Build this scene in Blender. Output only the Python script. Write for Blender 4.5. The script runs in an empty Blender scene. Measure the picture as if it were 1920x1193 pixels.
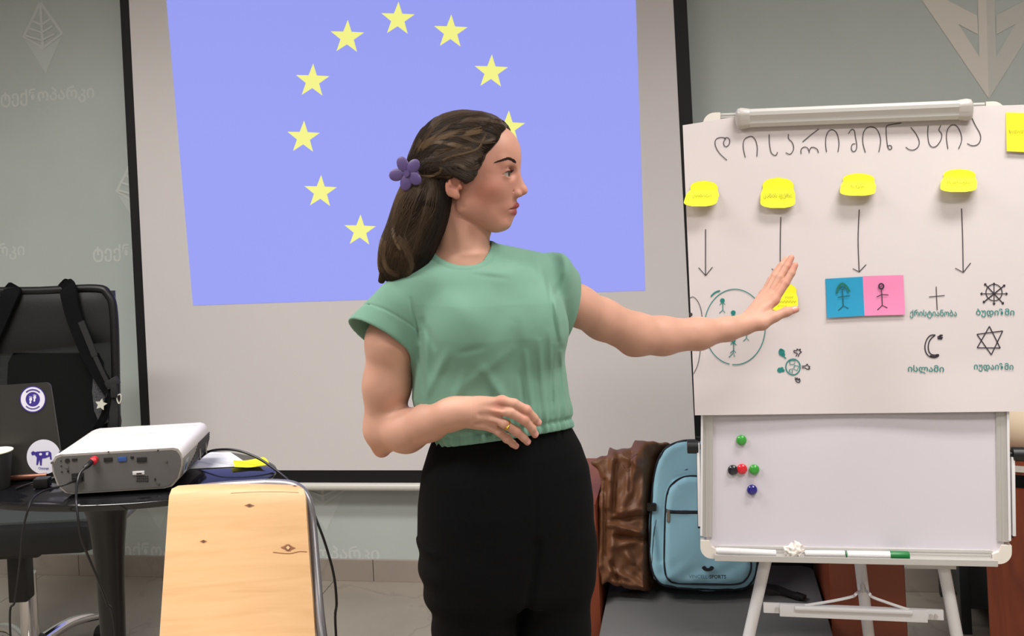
import bpy, bmesh, math, random
import numpy as np
from mathutils import Vector, Matrix
random.seed(7); rng = np.random.default_rng(7)
SC = bpy.context.scene
COL = SC.collection
# ------------------------------------------------------------------ camera
FOC, CX, CY = 1950.0, 960.0, 320.0          # focal length in pixels, principal point (cropped photograph)
YAW, ROLL = math.radians(9.9), 0.05
CAM = np.array([0.0, 0.0, 1.5])
FW = np.array([-math.sin(YAW), math.cos(YAW), 0.0])
R0 = np.array([math.cos(YAW), math.sin(YAW), 0.0]); U0 = np.array([0, 0, 1.0])
UP = U0 * math.cos(ROLL) + R0 * math.sin(ROLL)
RT = R0 * math.cos(ROLL) - U0 * math.sin(ROLL)
cd = bpy.data.cameras.new('camera'); cam = bpy.data.objects.new('camera', cd); COL.objects.link(cam)
cd.sensor_fit = 'HORIZONTAL'; cd.sensor_width = 36.0; cd.lens = 36.0 * FOC / 1920.0
cd.shift_x = 0.0; cd.shift_y = -(596.5 - CY) / 1920.0; cd.clip_start = 0.05
m = Matrix.Identity(4)
for i in range(3):
    m[i][0] = RT[i]; m[i][1] = UP[i]; m[i][2] = -FW[i]; m[i][3] = CAM[i]
cam.matrix_world = m
SC.camera = cam
# ------------------------------------------------------------------ exposure, world, lamps
SC.view_settings.view_transform = 'Standard'; SC.view_settings.look = 'None'
SC.view_settings.gamma = 1.0; SC.view_settings.use_curve_mapping = False
SC.view_settings.exposure = -0.08
w = bpy.data.worlds.new('world'); SC.world = w; w.use_nodes = True
w.node_tree.nodes['Background'].inputs[0].default_value = (0.75, 0.78, 0.82, 1)
w.node_tree.nodes['Background'].inputs[1].default_value = 0.25
LAMPS = [(-1.75, 1.05, 36, 1.2, 0.35), (1.0, 0.75, 28, 1.2, 0.35), (-1.9, 1.95, 27, 1.2, 0.3), (0.9, 1.85, 29, 1.2, 0.3),
         (-1.0, -1.3, 26, 1.2, 0.35), (1.2, -1.3, 26, 1.2, 0.35)]
for (lx, ly, e, sx, sy) in LAMPS:
    ld = bpy.data.lights.new('ceiling_lamp_light', 'AREA'); ld.shape = 'RECTANGLE'; ld.size = sx; ld.size_y = sy
    ld.spread = math.radians(145); ld.energy = e * 1.0; ld.color = (1.0, 0.965, 0.925)
    lo = bpy.data.objects.new('ceiling_lamp_light', ld); COL.objects.link(lo); lo.location = (lx, ly, 2.90)

# ------------------------------------------------------------------ helpers
def P(x, y, d):
    """world point seen at photo pixel (x, y), d metres in front of the camera"""
    return CAM + d * (FW + RT * (x - CX) / FOC - UP * (y - CY) / FOC)
def hit(x, y, p0, n):
    v = FW + RT * (x - CX) / FOC - UP * (y - CY) / FOC
    t = np.dot(np.array(p0, float) - CAM, n) / np.dot(v, n)
    return CAM + v * t
def unit(v):
    v = np.array(v, float); return v / np.linalg.norm(v)
def srgb(r, g, b):
    f = lambda c: (c / 255 / 12.92) if c / 255 <= 0.04045 else ((c / 255 + 0.055) / 1.055) ** 2.4
    return (f(r), f(g), f(b), 1.0)
MATS = {}
def mat(name, rgb, rough=0.6, metal=0.0, var=0.0, vscale=8.0, bump=0.0, bscale=60.0, emit=None, estr=0.0, stretch=None,
        coat=0.0, alpha=1.0, attr=None, sss=0.0, sheen=0.0, spec=0.5, rgb2=None):
    if name in MATS: return MATS[name]
    M = bpy.data.materials.new(name); M.use_nodes = True; MATS[name] = M
    nt = M.node_tree; b = nt.nodes['Principled BSDF']; N = nt.nodes.new; L = nt.links.new
    c = srgb(*rgb)
    b.inputs['Base Color'].default_value = c; b.inputs['Roughness'].default_value = rough
    b.inputs['Metallic'].default_value = metal; b.inputs['Specular IOR Level'].default_value = spec
    b.inputs['Coat Weight'].default_value = coat; b.inputs['Alpha'].default_value = alpha
    b.inputs['Sheen Weight'].default_value = sheen
    if sss:
        b.inputs['Subsurface Weight'].default_value = sss; b.inputs['Subsurface Radius'].default_value = (1.0, 0.35, 0.2)
        b.inputs['Subsurface Scale'].default_value = 0.006
    tc = N('ShaderNodeTexCoord'); mp = N('ShaderNodeMapping'); L(tc.outputs['Object'], mp.inputs[0])
    if stretch: mp.inputs['Scale'].default_value = stretch
    if var or rgb2:
        nz = N('ShaderNodeTexNoise'); nz.inputs['Scale'].default_value = vscale; nz.inputs['Detail'].default_value = 5
        L(mp.outputs[0], nz.inputs['Vector'])
        mx = N('ShaderNodeMix'); mx.data_type = 'RGBA'
        rp = N('ShaderNodeMapRange'); rp.inputs[1].default_value = 0.35; rp.inputs[2].default_value = 0.65
        L(nz.outputs[0], rp.inputs[0]); L(rp.outputs[0], mx.inputs[0])
        lo = srgb(*rgb2) if rgb2 else tuple(v * (1 - var) for v in c[:3]) + (1,)
        mx.inputs[6].default_value = lo; mx.inputs[7].default_value = c
        L(mx.outputs[2], b.inputs['Base Color'])
    if attr:
        at = N('ShaderNodeAttribute'); at.attribute_name = attr; L(at.outputs['Color'], b.inputs['Base Color'])
    if bump:
        nb = N('ShaderNodeTexNoise'); nb.inputs['Scale'].default_value = bscale; nb.inputs['Detail'].default_value = 3
        L(mp.outputs[0], nb.inputs['Vector'])
        bp = N('ShaderNodeBump'); bp.inputs['Strength'].default_value = bump; bp.inputs['Distance'].default_value = 0.002
        L(nb.outputs[0], bp.inputs['Height']); L(bp.outputs[0], b.inputs['Normal'])
    if emit:
        b.inputs['Emission Color'].default_value = srgb(*emit); b.inputs['Emission Strength'].default_value = estr
    return M
def root(name, label, cat, loc, group=None):
    o = bpy.data.objects.new(name, None); COL.objects.link(o); o.location = Vector(loc)
    o.empty_display_size = 0.05
    o['label'] = label; o['category'] = cat
    if group: o['group'] = group
    return o
def wloc(o):
    v = Vector((0, 0, 0))
    while o is not None: v = v + o.location; o = o.parent
    return v
def mesh(name, verts, faces, material, parent=None, smooth=True, label=None, cat=None, group=None, kind=None, sharp=40, own=False):
    me = bpy.data.meshes.new(name)
    vs = np.array([tuple(v) for v in verts], float) if not isinstance(verts, np.ndarray) else verts
    if parent is not None: base = np.array(wloc(parent))
    else: base = (vs.min(0) + vs.max(0)) / 2; base[2] = vs[:, 2].min()
    if parent is not None and own:
        pass
    me.from_pydata((vs - base).tolist(), [], [tuple(int(i) for i in f) for f in faces] if not isinstance(faces, np.ndarray) else faces.tolist())
    me.validate()
    if smooth:
        me.shade_smooth()
        if sharp and len(me.polygons) < 60000: me.set_sharp_from_angle(angle=math.radians(sharp))
    for mm in (material if isinstance(material, (list, tuple)) else [material]): me.materials.append(mm)
    o = bpy.data.objects.new(name, me); COL.objects.link(o)
    if parent is not None: o.parent = parent
    else: o.location = Vector(base)
    if label: o['label'] = label
    if cat: o['category'] = cat
    if group: o['group'] = group
    if kind: o['kind'] = kind
    return o
class MB:
    """collects several closed shapes into one mesh"""
    def __init__(s): s.v = []; s.f = []
    def add(s, v, f):
        n = len(s.v); s.v += [np.array(p, float) for p in v]; s.f += [tuple(i + n for i in q) for q in f]; return s
    def bx(s, c, h, X=(1, 0, 0), Y=(0, 1, 0), Z=(0, 0, 1), bev=0.0):
        c = np.array(c, float); X, Y, Z = unit(X), unit(Y), unit(Z)
        bm = bmesh.new(); bmesh.ops.create_cube(bm, size=2)
        for v in bm.verts: v.co = Vector((v.co.x * h[0], v.co.y * h[1], v.co.z * h[2]))
        if bev: bmesh.ops.bevel(bm, geom=bm.edges[:], offset=bev, segments=2, affect='EDGES', profile=0.6)
        bm.verts.index_update()
        vs = [c + X * v.co.x + Y * v.co.y + Z * v.co.z for v in bm.verts]
        fs = [tuple(v.index for v in f.verts) for f in bm.faces]; bm.free()
        if np.dot(np.cross(X, Y), Z) < 0: fs = [f[::-1] for f in fs]
        return s.add(vs, fs)
    def tube(s, pts, r, n=10, smooth=6, cap=True, flat=1.0, up=None):
        pts = [np.array(p, float) for p in pts]; rs = list(r) if isinstance(r, (list, tuple)) else [r] * len(pts)
        if smooth and len(pts) > 2:
            q = []; qr = []
            for i in range(len(pts) - 1):
                p0 = pts[max(i - 1, 0)]; p1 = pts[i]; p2 = pts[i + 1]; p3 = pts[min(i + 2, len(pts) - 1)]
                for k in range(smooth):
                    t = k / smooth
                    q.append(0.5 * ((2 * p1) + (-p0 + p2) * t + (2 * p0 - 5 * p1 + 4 * p2 - p3) * t * t + (-p0 + 3 * p1 - 3 * p2 + p3) * t ** 3))
                    qr.append(rs[i] * (1 - t) + rs[i + 1] * t)
            q.append(pts[-1]); qr.append(rs[-1]); pts, rs = q, qr
        a = unit(up) if up is not None else None
        V = []; Fc = []
        prev = None
        for i, p in enumerate(pts):
            T = unit(pts[min(i + 1, len(pts) - 1)] - pts[max(i - 1, 0)])
            if a is not None: A = unit(a - T * np.dot(a, T))
            elif prev is None:
                A = np.cross(T, (0, 0, 1)) if abs(T[2]) < 0.9 else np.cross(T, (1, 0, 0)); A = unit(A)
            else: A = unit(prev - T * np.dot(prev, T))
            prev = A; B = np.cross(T, A)
            for k in range(n):
                t = 2 * math.pi * k / n
                V.append(p + rs[i] * (A * math.cos(t) * flat + B * math.sin(t)))
        for i in range(len(pts) - 1):
            for k in range(n):
                k2 = (k + 1) % n
                Fc.append((i * n + k, i * n + k2, (i + 1) * n + k2, (i + 1) * n + k))
        if cap: Fc.append(tuple(range(n))[::-1]); Fc.append(tuple((len(pts) - 1) * n + k for k in range(n)))
        return s.add(V, Fc)
    def lathe(s, c, prof, n=32, X=(1, 0, 0), Y=(0, 1, 0), Z=(0, 0, 1), sx=1.0, sy=1.0):
        """prof: list of (radius, height); closed with caps"""
        c = np.array(c, float); X, Y, Z = unit(X), unit(Y), unit(Z); V = []; Fc = []
        for (r, h) in prof:
            for k in range(n):
                t = 2 * math.pi * k / n; V.append(c + X * r * sx * math.cos(t) + Y * r * sy * math.sin(t) + Z * h)
        for i in range(len(prof) - 1):
            for k in range(n):
                k2 = (k + 1) % n; Fc.append((i * n + k, i * n + k2, (i + 1) * n + k2, (i + 1) * n + k))
        Fc.append(tuple(range(n))[::-1]); Fc.append(tuple((len(prof) - 1) * n + k for k in range(n)))
        return s.add(V, Fc)
    def poly(s, pts, off, back=None):
        """flat polygon extruded by vector off"""
        n = len(pts); A = [np.array(p, float) for p in pts]; B = [p + off for p in A]
        s.add(A + B, [tuple(range(n))[::-1], tuple(range(n, 2 * n))] + [(i, (i + 1) % n, n + (i + 1) % n, n + i) for i in range(n)])
        return s
    def build(s, name, material, parent=None, **k):
        o = mesh(name, s.v, s.f, material, parent, **k)
        bm = bmesh.new(); bm.from_mesh(o.data); bmesh.ops.recalc_face_normals(bm, faces=bm.faces[:]); bm.to_mesh(o.data); bm.free()
        return o
def spline(pts, n=6):
    pts = [np.array(p, float) for p in pts]
    if len(pts) < 3: return pts
    q = []
    for i in range(len(pts) - 1):
        p0 = pts[max(i - 1, 0)]; p1 = pts[i]; p2 = pts[i + 1]; p3 = pts[min(i + 2, len(pts) - 1)]
        for k in range(n):
            t = k / n
            q.append(0.5 * ((2 * p1) + (-p0 + p2) * t + (2 * p0 - 5 * p1 + 4 * p2 - p3) * t * t + (-p0 + 3 * p1 - 3 * p2 + p3) * t ** 3))
    q.append(pts[-1]); return q
def ink(mb, pts, wdt, nrm, sm=5, th=0.0004):
    """pen stroke: a thin flat ribbon lying on a surface with normal nrm"""
    pts = spline(pts, sm) if sm and len(pts) > 2 else [np.array(p, float) for p in pts]
    nrm = unit(nrm); V = []; Fc = []
    for i, p in enumerate(pts):
        T = unit(pts[min(i + 1, len(pts) - 1)] - pts[max(i - 1, 0)]); S = np.cross(nrm, T)
        for a in (p - S * wdt / 2, p + S * wdt / 2): V.append(a + nrm * th)
    for i in range(len(pts) - 1): Fc.append((2 * i, 2 * i + 1, 2 * i + 3, 2 * i + 2))
    mb.add(V, Fc)
def text_mesh(name, body, size, org, X, Y, material, parent, off=0.0, kind=None, th=0.0003, align='CENTER', sx=1.0):
    cu = bpy.data.curves.new('t', 'FONT'); cu.body = body; cu.size = size; cu.offset = off; cu.align_x = align
    cu.resolution_u = 3
    ob = bpy.data.objects.new('t', cu); COL.objects.link(ob)
    dg = bpy.context.evaluated_depsgraph_get(); dg.update()
    me = bpy.data.meshes.new_from_object(ob.evaluated_get(dg))
    vs = np.array([tuple(v.co) for v in me.vertices]); fs = [tuple(p.vertices) for p in me.polygons]
    bpy.data.objects.remove(ob)
    bpy.data.curves.remove(cu)
    if len(vs) == 0: return None
    X = unit(X); Y = unit(Y); Z = np.cross(X, Y)
    W = np.array(org)[None] + vs[:, :1] * X * sx + vs[:, 1:2] * Y + Z * th
    return mesh(name, W, fs, material, parent, smooth=False, kind=kind)
m_alu = mat('brushed_aluminium', (206, 203, 200), 0.35, metal=0.3, bump=0.05, stretch=(40, 1, 1))
m_wht = mat('white_paint_metal', (232, 230, 232), 0.35)
m_blk = mat('black_plastic', (22, 22, 24), 0.4)
m_yel = mat('yellow_note_paper', (243, 240, 38), 0.75)
# ================================================================== SETTING
YW = 3.717
WN = np.array([0, -1.0, 0])
def wall_px(x, y, off=0.002): return hit(x, y, (0, YW - off, 0), WN)
XL, XR, YB, ZC = -3.6, 2.9, -3.2, 3.0
m_wall = mat('sage_paint', (198, 207, 203), 0.75, var=0.05, vscale=3, bump=0.06, bscale=120)
m_wall2 = mat('side_wall_paint', (190, 190, 184), 0.8, var=0.04, vscale=3)
m_ceil = mat('ceiling_paint', (225, 224, 220), 0.9, var=0.02)
def struct(o): o['kind'] = 'structure'; return o
struct(MB().bx(((XL + XR) / 2, YW + 0.06, ZC / 2), ((XR - XL) / 2 + .1, 0.06, ZC / 2)).build('wall_back', m_wall, smooth=False))
wall_back = bpy.data.objects['wall_back']
struct(MB().bx((XL - .06, (YW + YB) / 2, ZC / 2), (0.06, (YW - YB) / 2, ZC / 2)).build('wall_left', m_wall2, smooth=False))
struct(MB().bx((XR + .06, (YW + YB) / 2, ZC / 2), (0.06, (YW - YB) / 2, ZC / 2)).build('wall_right', m_wall2, smooth=False))
struct(MB().bx(((XL + XR) / 2, YB - .06, ZC / 2), ((XR - XL) / 2 + .1, 0.06, ZC / 2)).build('wall_front', m_wall2, smooth=False))
struct(MB().bx(((XL + XR) / 2, (YW + YB) / 2, ZC + .05), ((XR - XL) / 2 + .1, (YW - YB) / 2 + .1, 0.05)).build('ceiling', m_ceil, smooth=False))
# floor: subfloor slab plus single stone tiles
m_grout = mat('grout', (120, 113, 104), 0.9, var=0.1)
flo = struct(MB().bx(((XL + XR) / 2, (YW + YB) / 2, -0.06), ((XR - XL) / 2 + .1, (YW - YB) / 2 + .1, 0.05)).build('floor', m_grout, smooth=False))
def stone(name, rgb, vein, rough):
    M = bpy.data.materials.new(name); M.use_nodes = True; nt = M.node_tree; b = nt.nodes['Principled BSDF']; N = nt.nodes.new; L = nt.links.new
    g = N('ShaderNodeNewGeometry'); n1 = N('ShaderNodeTexNoise'); n1.inputs['Scale'].default_value = 1.6; n1.inputs['Detail'].default_value = 8
    n1.inputs['Distortion'].default_value = 0.8; L(g.outputs['Position'], n1.inputs['Vector'])
    cr = N('ShaderNodeValToRGB'); L(n1.outputs[0], cr.inputs[0]); e = cr.color_ramp.elements
    e[0].position = 0.3; e[0].color = srgb(*[c * 0.9 for c in rgb]); e[1].position = 0.7; e[1].color = srgb(*[min(255, c * 1.05) for c in rgb])
    a = e.new(0.49); a.color = srgb(*rgb); a = e.new(0.505); a.color = srgb(*vein); a = e.new(0.52); a.color = srgb(*rgb)
    L(cr.outputs[0], b.inputs['Base Color']); b.inputs['Roughness'].default_value = rough
    return M
m_tile = stone('stone_tile', (160, 151, 139), (146, 138, 127), 0.38)
m_base = stone('baseboard_stone', (160, 149, 139), (150, 140, 130), 0.45)
ts = 1.2; tm = {}
x = XL - .2
while x < XR:
    y = YB
    while y < YW:
        x0, x1, y0, y1 = max(x, XL - .02) + .0015, min(x + ts, XR + .02) - .0015, y + .0015, min(y + ts, YW + .01) - .0015
        if x1 - x0 > .02 and y1 - y0 > .02:
            MB().bx(((x0 + x1) / 2, (y0 + y1) / 2, -0.0055), ((x1 - x0) / 2, (y1 - y0) / 2, 0.0055)).build('floor_tile', m_tile, flo, smooth=False)
        y += ts
    x += ts
bb = bpy.data.objects.new('baseboard_back', None); COL.objects.link(bb); bb.location = (0, YW, 0); bb['kind'] = 'structure'
xj = [XL, -3.0, -2.40, -1.80, -1.20, -0.60, 0.0, 0.6, 1.2, 1.8, 2.4, XR]
off = -1.245 - (-1.20)
xs = [XL] + [v + off for v in xj[1:-1]] + [XR]
for a, b_ in zip(xs[:-1], xs[1:]):
    MB().bx(((a + b_) / 2, YW - .006, .04), ((b_ - a) / 2 - .0012, .006, .04), bev=.0015).build('baseboard_tile', m_base, bb, smooth=False)
# printed leaf emblems and lettering on the wall
m_print = mat('wall_print_pale', (214, 219, 215), 0.75)
m_print2 = mat('wall_print_faint', (206, 213, 208), 0.75)
m_big1 = mat('wall_print_cream', (228, 222, 213), 0.7)
m_big2 = mat('wall_print_grey', (211, 211, 205), 0.7)
def emblem(tipx, tipy, words, full=True):
    tip = wall_px(tipx, tipy, .0004)
    base = wall_px(82.9, 137, .0004)
    def T(zx, zy):                      # emblem drawn from the top left one
        p = wall_px(zx / 2.3875, zy / 2.3875, .0004); return p - base + tip - wall_px(205 / 2.3875, 330 / 2.3875, .0004) + base
    mb = MB()
    for s_ in ([(180, 12), (106, 165), (192, 215), (278, 150), (182, 12)],): ink(mb, [T(*p) for p in s_], .012, WN, 0)
    ink(mb, [T(181, 12), T(192, 215)], .012, WN, 0, .0008)
    for dy in (0, 38, 76):
        ink(mb, [T(140 - dy * .32, 92 + dy * .9), T(187, 112 + dy * .9), T(226 + dy * .25, 84 + dy * .9)], .009, WN, 0, .0012 + dy * .00001)
    mb.build('wall_emblem', m_print, wall_back, smooth=False)
    mb = MB()
    mb.add([T(112, 180), T(196, 222), T(205, 330)], [(0, 1, 2)]); mb.add([T(196, 222), T(272, 168), T(205, 330)], [(0, 1, 2)])
    mb.build('wall_emblem', m_print2, wall_back, smooth=False)
    if words:
        o = tip + np.array([0, 0, -.105])
        text_mesh('wall_lettering', 'ტექნოპარკი', .064, o, (1, 0, 0), (0, 0, 1), m_print, wall_back, off=.0016)
        text_mesh('wall_lettering', 'გურია', .026, o + np.array([.0, 0, -.045]), (1, 0, 0), (0, 0, 1), m_print2, wall_back)
for (tx, ty) in [(85.9, 138), (-42, 432), (262, 430), (298.5, 992), (611.7, 996), (-20, 985)]: emblem(tx, ty, True)
mb1 = MB(); mb2 = MB()
def BP(x, y): return wall_px(1680 + x / 3.617, y / 3.617, .002)
for q in [[(175, 0), (345, 0), (550, 105), (558, 235), (425, 165)], [(175, 0), (425, 165), (565, 385), (630, 670)],
          [(555, 0), (612, 0), (630, 670), (565, 385)], [(560, -330), (604, -330), (612, 0), (555, 0)],
          [(-60, -354), (110, -354), (345, 0), (175, 0)]]:
    mb1.add([BP(*p) for p in q], [tuple(range(len(q)))])
    mb2.add([BP(2 * (612 + p[1] * 18 / 670) - p[0], p[1]) for p in q], [tuple(range(len(q)))[::-1]])
mb1.build('wall_emblem', m_big1, wall_back, smooth=False); mb2.build('wall_emblem', m_big2, wall_back, smooth=False)
# ceiling light fittings (out of frame, they carry the lamps)
m_metalw = mat('white_enamel', (228, 228, 226), 0.4)
m_diff = mat('lamp_diffuser', (240, 240, 235), 0.5, emit=(255, 246, 232), estr=1.5)
for i, (lx, ly, e, sx, sy) in enumerate(LAMPS):
    r_ = root('ceiling_light', 'white rectangular ceiling light panel ' + ['above the black table side of the room', 'above the front right, before the easel', 'near the back wall above the office chair', 'near the back wall above the armchair', 'behind the viewer on the left', 'behind the viewer on the right'][i], 'ceiling light', (lx, ly, ZC), group='ceiling light panels')
    MB().bx((lx, ly, 2.965), (sx / 2 + .03, sy / 2 + .03, .034)).build('frame', m_metalw, r_, smooth=False)
    MB().bx((lx, ly, 2.926), (sx / 2, sy / 2, .004)).build('diffuser', m_diff, r_, smooth=False)

# ================================================================== PROJECTION SCREEN
YS = 3.64
def spx(x, y, off=0.0): return hit(x, y, (0, YS - off, 0), WN)
m_sheet = mat('screen_fabric', (234, 229, 228), 0.85, var=0.02, vscale=2)
m_black = mat('black_border', (14, 15, 18), 0.6)
scr = root('projection_screen', 'pull-down white projection screen with black border showing a blue slide with yellow stars', 'projection screen', (-1.06, YS, .36))
x0, x1, xi0, xi1, zb, zi, zt = -2.112, 0.005, -2.075, -0.041, .385, .4335, 2.62
MB().bx(((xi0 + xi1) / 2, YS, (zi + zt) / 2), ((xi1 - xi0) / 2, .0006, (zt - zi) / 2)).build('sheet', m_sheet, scr, smooth=False)
mb = MB()
mb.bx(((x0 + xi0) / 2, YS, (zb + zt) / 2), ((xi0 - x0) / 2, .0012, (zt - zb) / 2)); mb.bx(((x1 + xi1) / 2, YS, (zb + zt) / 2), ((x1 - xi1) / 2, .0012, (zt - zb) / 2))
mb.bx(((x0 + x1) / 2, YS, (zb + zi) / 2), ((x1 - x0) / 2, .0012, (zi - zb) / 2)); mb.bx(((x0 + x1) / 2, YS, zt + .05), ((x1 - x0) / 2, .0012, .05))
mb.build('border', m_black, scr, smooth=False)
MB().tube([(x0, YS, .374), (x1, YS, .374)], .0145, 14, 0).build('weight_bar', mat('bar_white', (225, 222, 214), 0.3), scr)
for xx in (x0, x1): MB().tube([(xx - .012, YS, .374), (xx + .012, YS, .374)], .017, 14, 0).build('end_cap', mat('white_plastic', (232, 230, 224), 0.35), scr)
MB().bx(((x0 + x1) / 2, YS, 2.78), ((x1 - x0) / 2 + .06, .055, .06), bev=.01).build('roller_case', m_metalw, scr)
for xx in (x0 + .1, x1 - .1): MB().bx((xx, YS + .03, 2.9), (.02, .02, .1)).build('bracket', m_metalw, scr, smooth=False)
# the projected slide, its light given off by the screen surface
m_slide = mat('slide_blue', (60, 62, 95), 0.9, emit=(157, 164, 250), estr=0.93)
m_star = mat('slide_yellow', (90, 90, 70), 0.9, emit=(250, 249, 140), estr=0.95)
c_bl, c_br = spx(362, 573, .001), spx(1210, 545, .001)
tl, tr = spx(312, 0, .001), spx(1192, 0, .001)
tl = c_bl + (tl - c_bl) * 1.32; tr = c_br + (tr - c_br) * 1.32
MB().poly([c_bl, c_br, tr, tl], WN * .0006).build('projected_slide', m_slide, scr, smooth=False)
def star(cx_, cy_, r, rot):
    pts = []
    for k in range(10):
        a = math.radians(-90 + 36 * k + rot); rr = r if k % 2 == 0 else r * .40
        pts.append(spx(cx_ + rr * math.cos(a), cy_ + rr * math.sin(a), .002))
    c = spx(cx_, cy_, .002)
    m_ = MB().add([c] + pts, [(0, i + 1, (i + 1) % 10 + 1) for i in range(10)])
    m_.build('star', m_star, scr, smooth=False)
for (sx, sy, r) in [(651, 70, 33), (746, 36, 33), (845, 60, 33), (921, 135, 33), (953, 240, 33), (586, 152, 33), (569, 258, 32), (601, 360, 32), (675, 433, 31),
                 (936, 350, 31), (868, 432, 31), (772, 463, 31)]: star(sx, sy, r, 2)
# ================================================================== IMPLICIT SURFACES (organic shapes grown as one smooth skin)
def smin(a, b, k): h = np.maximum(k - np.abs(a - b), 0) / k; return np.minimum(a, b) - h * h * k * .25
def smax(a, b, k): return -smin(-a, -b, k)
def cap_(p, a, b, ra, rb=None):
    a = np.array(a, np.float32); b = np.array(b, np.float32); rb = ra if rb is None else rb
    ba = b - a; pa = p - a; h = np.clip(pa @ ba / max(float(ba @ ba), 1e-9), 0, 1)
    d = pa - h[:, None] * ba; return np.sqrt(np.einsum('ij,ij->i', d, d)) - (ra + (rb - ra) * h)
def ell_(p, c, r, M=None):
    q = p - np.array(c, np.float32)
    if M is not None: q = q @ np.array(M, np.float32).T
    r = np.array(r, np.float32); a = q / r; b = a / r
    k0 = np.sqrt(np.einsum('ij,ij->i', a, a)); k1 = np.sqrt(np.einsum('ij,ij->i', b, b)) + 1e-9
    return k0 * (k0 - 1) / k1
def chain(p, pts, rs, k=6):
    d = None
    for i in range(len(pts) - 1):
        e_ = cap_(p, pts[i], pts[i + 1], rs[i], rs[i + 1]); d = e_ if d is None else smin(d, e_, k)
    return d
def boxd(p, lo, hi):
    q = np.maximum(np.maximum(np.array(lo, np.float32) - p, p - np.array(hi, np.float32)), 0); return np.sqrt((q * q).sum(1))
def gated(p, lo, hi, fn, pad=14.0):
    """evaluate fn only near its box; elsewhere a safe lower bound"""
    b = boxd(p, lo, hi); out = (b + pad * .5).astype(np.float32); m_ = b < pad
    if m_.any(): out[m_] = fn(p[m_])
    return out
def surfnets(fn, lo, hi, h, bs=8, slack=1.35):
    lo = np.array(lo, float); n = np.ceil((np.array(hi) - lo) / h / bs).astype(int) * bs + 1
    A = np.full(tuple(n), 9.0, np.float32)
    nb = (n - 1) // bs
    I = np.stack(np.meshgrid(*[np.arange(k) for k in nb], indexing='ij'), -1).reshape(-1, 3)
    cen = (lo + (I + .5) * bs * h).astype(np.float32); d = np.concatenate([fn(c) for c in np.array_split(cen, max(1, len(cen) // 300000))])
    half = bs * h * .866 * slack
    ins = I[d < -half]
    for (i, j, k) in ins: A[i * bs:(i + 1) * bs + 1, j * bs:(j + 1) * bs + 1, k * bs:(k + 1) * bs + 1] = -9
    act = I[np.abs(d) <= half]
    g = np.stack(np.meshgrid(*[np.arange(bs + 1)] * 3, indexing='ij'), -1).reshape(-1, 3)
    for ch in np.array_split(act, max(1, len(act) // 400)):
        if len(ch) == 0: continue
        idx = ch[:, None, :] * bs + g[None]
        vals = fn((lo + idx.reshape(-1, 3) * h).astype(np.float32)).reshape(len(ch), bs + 1, bs + 1, bs + 1)
        for q, (i, j, k) in enumerate(ch): A[i * bs:(i + 1) * bs + 1, j * bs:(j + 1) * bs + 1, k * bs:(k + 1) * bs + 1] = vals[q]
    S = A < 0
    c8 = [(a, b, c) for a in (0, 1) for b in (0, 1) for c in (0, 1)]
    def sl(a): return tuple(slice(a[t], n[t] - 1 + a[t]) for t in range(3))
    cnt = np.zeros(tuple(n - 1), np.uint8)
    for a in c8: cnt += S[sl(a)]
    cells = np.argwhere((cnt > 0) & (cnt < 8)); N_ = len(cells)
    acc = np.zeros((N_, 3)); wn = np.zeros(N_)
    cv = {a: A[cells[:, 0] + a[0], cells[:, 1] + a[1], cells[:, 2] + a[2]] for a in c8}
    for a in c8:
        for ax in range(3):
            if a[ax]: continue
            b = list(a); b[ax] = 1; b = tuple(b); va, vb = cv[a], cv[b]; mk = (va < 0) != (vb < 0)
            t = va[mk] / (va[mk] - vb[mk]); pt = np.tile(np.array(a, float), (mk.sum(), 1)); pt[:, ax] += t
            acc[mk] += pt; wn[mk] += 1
    V = lo + (cells + acc / np.maximum(wn, 1)[:, None]) * h
    n1 = n - 1
    key = (cells[:, 0] * n1[1] + cells[:, 1]) * n1[2] + cells[:, 2]
    Q = []
    for ax in range(3):
        b1, b2 = (ax + 1) % 3, (ax + 2) % 3
        s0 = [slice(1, n[t] - 1) for t in range(3)]; s0[ax] = slice(0, n[ax] - 1); s1 = list(s0); s1[ax] = slice(1, n[ax])
        SA, SB = S[tuple(s0)], S[tuple(s1)]; e_ = np.argwhere(SA != SB); sg = SA[tuple(e_.T)]
        off_ = np.array([1, 1, 1]); off_[ax] = 0; e_ = e_ + off_
        q = []
        for (u, v) in ((0, 0), (1, 0), (1, 1), (0, 1)):
            c = e_.copy(); c[:, b1] -= u; c[:, b2] -= v
            q.append(np.searchsorted(key, (c[:, 0] * n1[1] + c[:, 1]) * n1[2] + c[:, 2]))
        q = np.stack(q, 1); q[sg] = q[sg][:, ::-1]; Q.append(q)
    return V, np.concatenate(Q)
def fast_mesh(name, V, Q, material, parent, label=None, colors=None, cat=None):
    base = np.array(wloc(parent)) if parent is not None else np.array([V[:, 0].mean(), V[:, 1].mean(), V[:, 2].min()])
    me = bpy.data.meshes.new(name); V = (V - base).astype(np.float32)
    me.vertices.add(len(V)); me.vertices.foreach_set('co', V.ravel())
    k = Q.shape[1]; me.loops.add(Q.size); me.loops.foreach_set('vertex_index', Q.ravel().astype(np.int32))
    me.polygons.add(len(Q)); me.polygons.foreach_set('loop_start', np.arange(0, Q.size, k, dtype=np.int32))
    try: me.polygons.foreach_set('loop_total', np.full(len(Q), k, np.int32))
    except Exception: pass
    me.update(calc_edges=True); me.shade_smooth()
    if colors is not None:
        at = me.color_attributes.new('tint', 'FLOAT_COLOR', 'POINT'); at.data.foreach_set('color', colors.astype(np.float32).ravel())
    me.materials.append(material)
    o = bpy.data.objects.new(name, me); COL.objects.link(o)
    if parent is not None: o.parent = parent
    else: o.location = Vector(base)
    if label: o['label'] = label
    if cat: o['category'] = cat
    return o
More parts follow.
